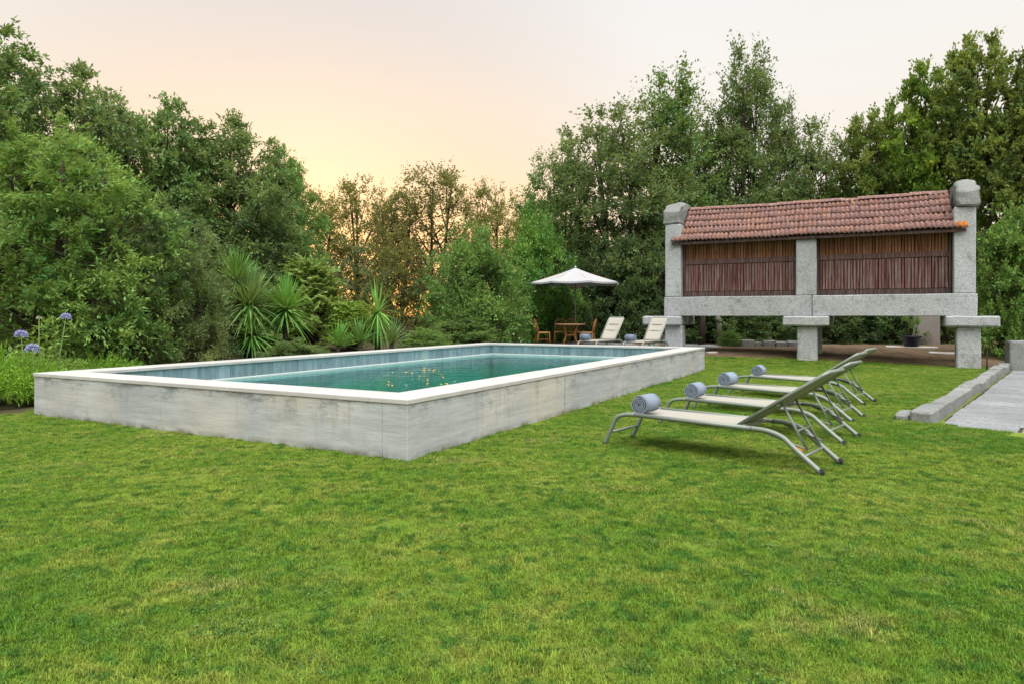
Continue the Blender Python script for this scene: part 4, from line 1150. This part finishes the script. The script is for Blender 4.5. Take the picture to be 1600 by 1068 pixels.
while x < .9:
    dx = rng_.uniform(.25, .45)
    MB().box(x + .01, x + dx - .01, -.12, .12, -.05, rng_.uniform(.16, .24), .03).rough(.03, 4, 1, x).build('edging_stone', MAT['granite_old'], root); x += dx
q = D(1542, 578, 16.6); g = ground(q.x, q.y)
root = empty('iron_stake', (q.x, q.y, g)); tag(root, 'thin dark iron stake standing beside the right granary leg', 'stake')
MB().tube([(0, 0, -.05), (.005, 0, .52)], .014, 8).build('rod', MAT['rubber'], root); MB().lathe([(0, .52), (.022, .52), (.022, .55), (0, .56)], 8, (.005, 0)).build('knob', MAT['rubber'], root)
# bare trunks behind the granary legs
for k, (px, dp, lean, l) in enumerate([(1096, 24.6, .1, 'slim dark trunk behind the left half of the granary'), (1126, 24.9, -.18, 'slim pale leaning trunk behind the left half of the granary')]):
    q = D(px, 545, dp); g = ground(q.x, q.y); root = empty('bare_tree', (q.x, q.y, g)); tag(root, l, 'tree')
    MB().tube([(0, 0, -.1), (lean * .5, 0, .9), (lean * 1.6, .2, 2.2), (lean * 2.5, .3, 4.0)], [.13, .10, .08, .05], 9).build('trunk', MAT['bark'] if k == 0 else MAT['render'], root)
    MB().tube([(lean * 1.1, .1, 1.5), (lean * 1.1 + .35, .2, 2.4), (lean + .5, .3, 3.4)], [.05, .04, .02], 6).build('branch', MAT['bark'], root)

# ------------------------------------------------------------------ fallen leaves
lm = MB(); lm.bm.faces.new([lm.bm.verts.new(p) for p in ((0, 0, .0), (.022, .02, .012), (.025, .055, .006), (0, .085, .018), (-.025, .05, .010), (-.02, .018, .0))]); lfm = lm.mesh('fallen_leaf')
lfm2 = lfm.copy(); lfm.materials.append(MAT['fallen']); lfm2.materials.append(MAT['wleaf'])
q = P(1252, 707, .03); tag(link('fallen_leaf', lfm, None, None, (q.x, q.y, ground(q.x, q.y) + .03), (R(50), 0, R(30))), 'orange fallen leaf on the grass beneath the lounger legs', 'leaf')
rng_ = random.Random(8)
for k in range(30):
    px = rng_.gauss(655, 26); py = rng_.uniform(575, 602)
    q = P(px, py, .265); a, b = to_pool(q.x, q.y)
    if .6 < a < LX - .6 and .6 < b < LY - .6:
        o = link('floating_leaf', lfm2, None, None, (q.x, q.y, .266), (rng_.uniform(-.1, .1), rng_.uniform(-.1, .1), rng_.random() * 6)); o.scale = (rng_.uniform(.4, .75),) * 3
        tag(o, 'small golden leaf floating on the pool water', 'leaf', 'golden leaves floating on the pool')

# ------------------------------------------------------------------ grass
def build_grass():
    col = bpy.data.collections.new('grass_patches')           # prototypes only, not linked to the scene
    size = .42
    for v in range(7):
        rng = np.random.default_rng(50 + v); n = 6000
        xy = (rng.random((n, 2)) - .5) * size * 1.12
        # clumpy growth
        cl = (rng.random((26, 2)) - .5) * size; pick = rng.integers(0, 26, n // 2)
        xy[: n // 2] = cl[pick] + rng.normal(size=(n // 2, 2)) * .028
        h = .010 + .013 * rng.random(n); h[: n // 2] *= 1.0 + .7 * rng.random(26)[pick]
        az = rng.random(n) * 6.283; ln = .25 + .75 * rng.random(n)
        dx, dy = np.cos(az), np.sin(az); w_ = .0010 + .0011 * rng.random(n)
        b = np.stack([xy[:, 0], xy[:, 1], np.full(n, -.004)], 1); s = np.stack([-dy, dx, np.zeros(n)], 1) * w_[:, None]; f = np.stack([dx, dy, np.zeros(n)], 1)
        m = b + f * (h * ln * .32)[:, None] + np.array([0, 0, 1]) * (h * .62)[:, None]
        t = b + f * (h * ln * .95)[:, None] + np.array([0, 0, 1]) * h[:, None] * (1 - .25 * ln)[:, None]
        V = np.stack([b - s, b + s, m + s * .85, m - s * .85, t], 1).reshape(-1, 3); i5 = np.arange(n)[:, None] * 5
        tri = np.concatenate([i5 + np.array([[0, 1, 2]]), i5 + np.array([[0, 2, 3]]), i5 + np.array([[3, 2, 4]])], 0)
        me = np_mesh('grass_patch', V, tri, True); me.materials.append(MAT['grass'])
        o = bpy.data.objects.new('grass_patch', me); col.objects.link(o)
    pts = []; rng = random.Random(21); st = .30
    y = -1.0
    while y < 21:
        half = max(3.0, .80 * y + 3.0); x = -half
        while x < half:
            jx, jy = x + rng.uniform(-.09, .09), y + rng.uniform(-.09, .09)
            a, b = to_pool(jx, jy)
            if not (-.04 < a < LX + .04 and -.04 < b < LY + .04) and not in_patio(jx, jy, .2) and not on_paving(jx, jy, .06) and not (in_soil(jx, jy)):
                ka, ks = kerb_side(jx, jy)
                if not (-.1 < ka < KL + .3 and -.42 < ks < .2) and (b < LY + .2 or jy < 8.3 + .2) and jx > -15:
                    pts.append((jx, jy, ground(jx, jy)))
            x += st
        y += st
    # a finer fringe against the pool walls
    for k in range(60):
        for (a, b) in ((-.05, LY * k / 60), (LX * k / 60, -.05)):
            p = pool_w(a + random.uniform(-.01, .0), b); pts.append((p.x, p.y, ground(p.x, p.y) - 100))
    P_ = [p for p in pts if p[2] > -50]
    me = bpy.data.meshes.new('grass'); me.from_pydata(P_, [], [])
    o = link('grass', me, None); tag(o, 'short mown green lawn grass with dry yellowish patches', 'grass', kind='stuff')
    ng = bpy.data.node_groups.new('scatter_grass', 'GeometryNodeTree')
    ng.interface.new_socket('Geometry', in_out='INPUT', socket_type='NodeSocketGeometry'); ng.interface.new_socket('Geometry', in_out='OUTPUT', socket_type='NodeSocketGeometry')
    def gn(t): return ng.nodes.new(t)
    gi, go = gn('NodeGroupInput'), gn('NodeGroupOutput'); ci = gn('GeometryNodeCollectionInfo'); ci.inputs[0].default_value = col
    ci.inputs['Separate Children'].default_value = True; ci.inputs['Reset Children'].default_value = True
    ip = gn('GeometryNodeInstanceOnPoints'); ip.inputs['Pick Instance'].default_value = True
    rv = gn('FunctionNodeRandomValue'); rv.data_type = 'FLOAT_VECTOR'; rv.inputs[0].default_value = (-.03, -.03, 0); rv.inputs[1].default_value = (.03, .03, 6.283)
    rs = gn('FunctionNodeRandomValue'); rs.data_type = 'FLOAT'; rs.inputs[2].default_value = .85; rs.inputs[3].default_value = 1.2
    L = ng.links.new
    L(gi.outputs[0], ip.inputs['Points']); L(ci.outputs[0], ip.inputs['Instance']); L(rv.outputs[0], ip.inputs['Rotation']); L(rs.outputs[1], ip.inputs['Scale']); L(ip.outputs[0], go.inputs[0])
    md = o.modifiers.new('scatter', 'NODES'); md.node_group = ng
build_grass()
def build_weeds():
    rng = np.random.default_rng(77); cs = []; ds = []; r2 = random.Random(31)
    for k in range(420):
        y = 2.0 + 12 * r2.random() ** 1.6; x = r2.uniform(-.8 * y - 1, .8 * y + 1); a, b = to_pool(x, y)
        if (-.1 < a < LX + .1 and -.1 < b < LY + .1) or on_paving(x, y, .5) or (kerb_side(x, y)[1] > -.6 and kerb_side(x, y)[0] > -.6) or b > LY: continue
        n = r2.randint(30, 130); rad = r2.uniform(.03, .11)
        xy = rng.normal(size=(n, 2)) * rad; z = ground(x, y)
        cs.append(np.stack([x + xy[:, 0], y + xy[:, 1], z + .008 + .016 * rng.random(n)], 1)); ds.append(rng.normal(size=(n, 3)) * [1, 1, .35])
    c = np.concatenate(cs); d = np.concatenate(ds)
    o = link('clover', leaf_mesh('clover', c, d, (.007 + .009 * rng.random(len(c))), .36, rng, .5), MAT['weed']); tag(o, 'small patches of darker clover and weeds scattered through the lawn', 'clover', kind='stuff')
build_weeds()
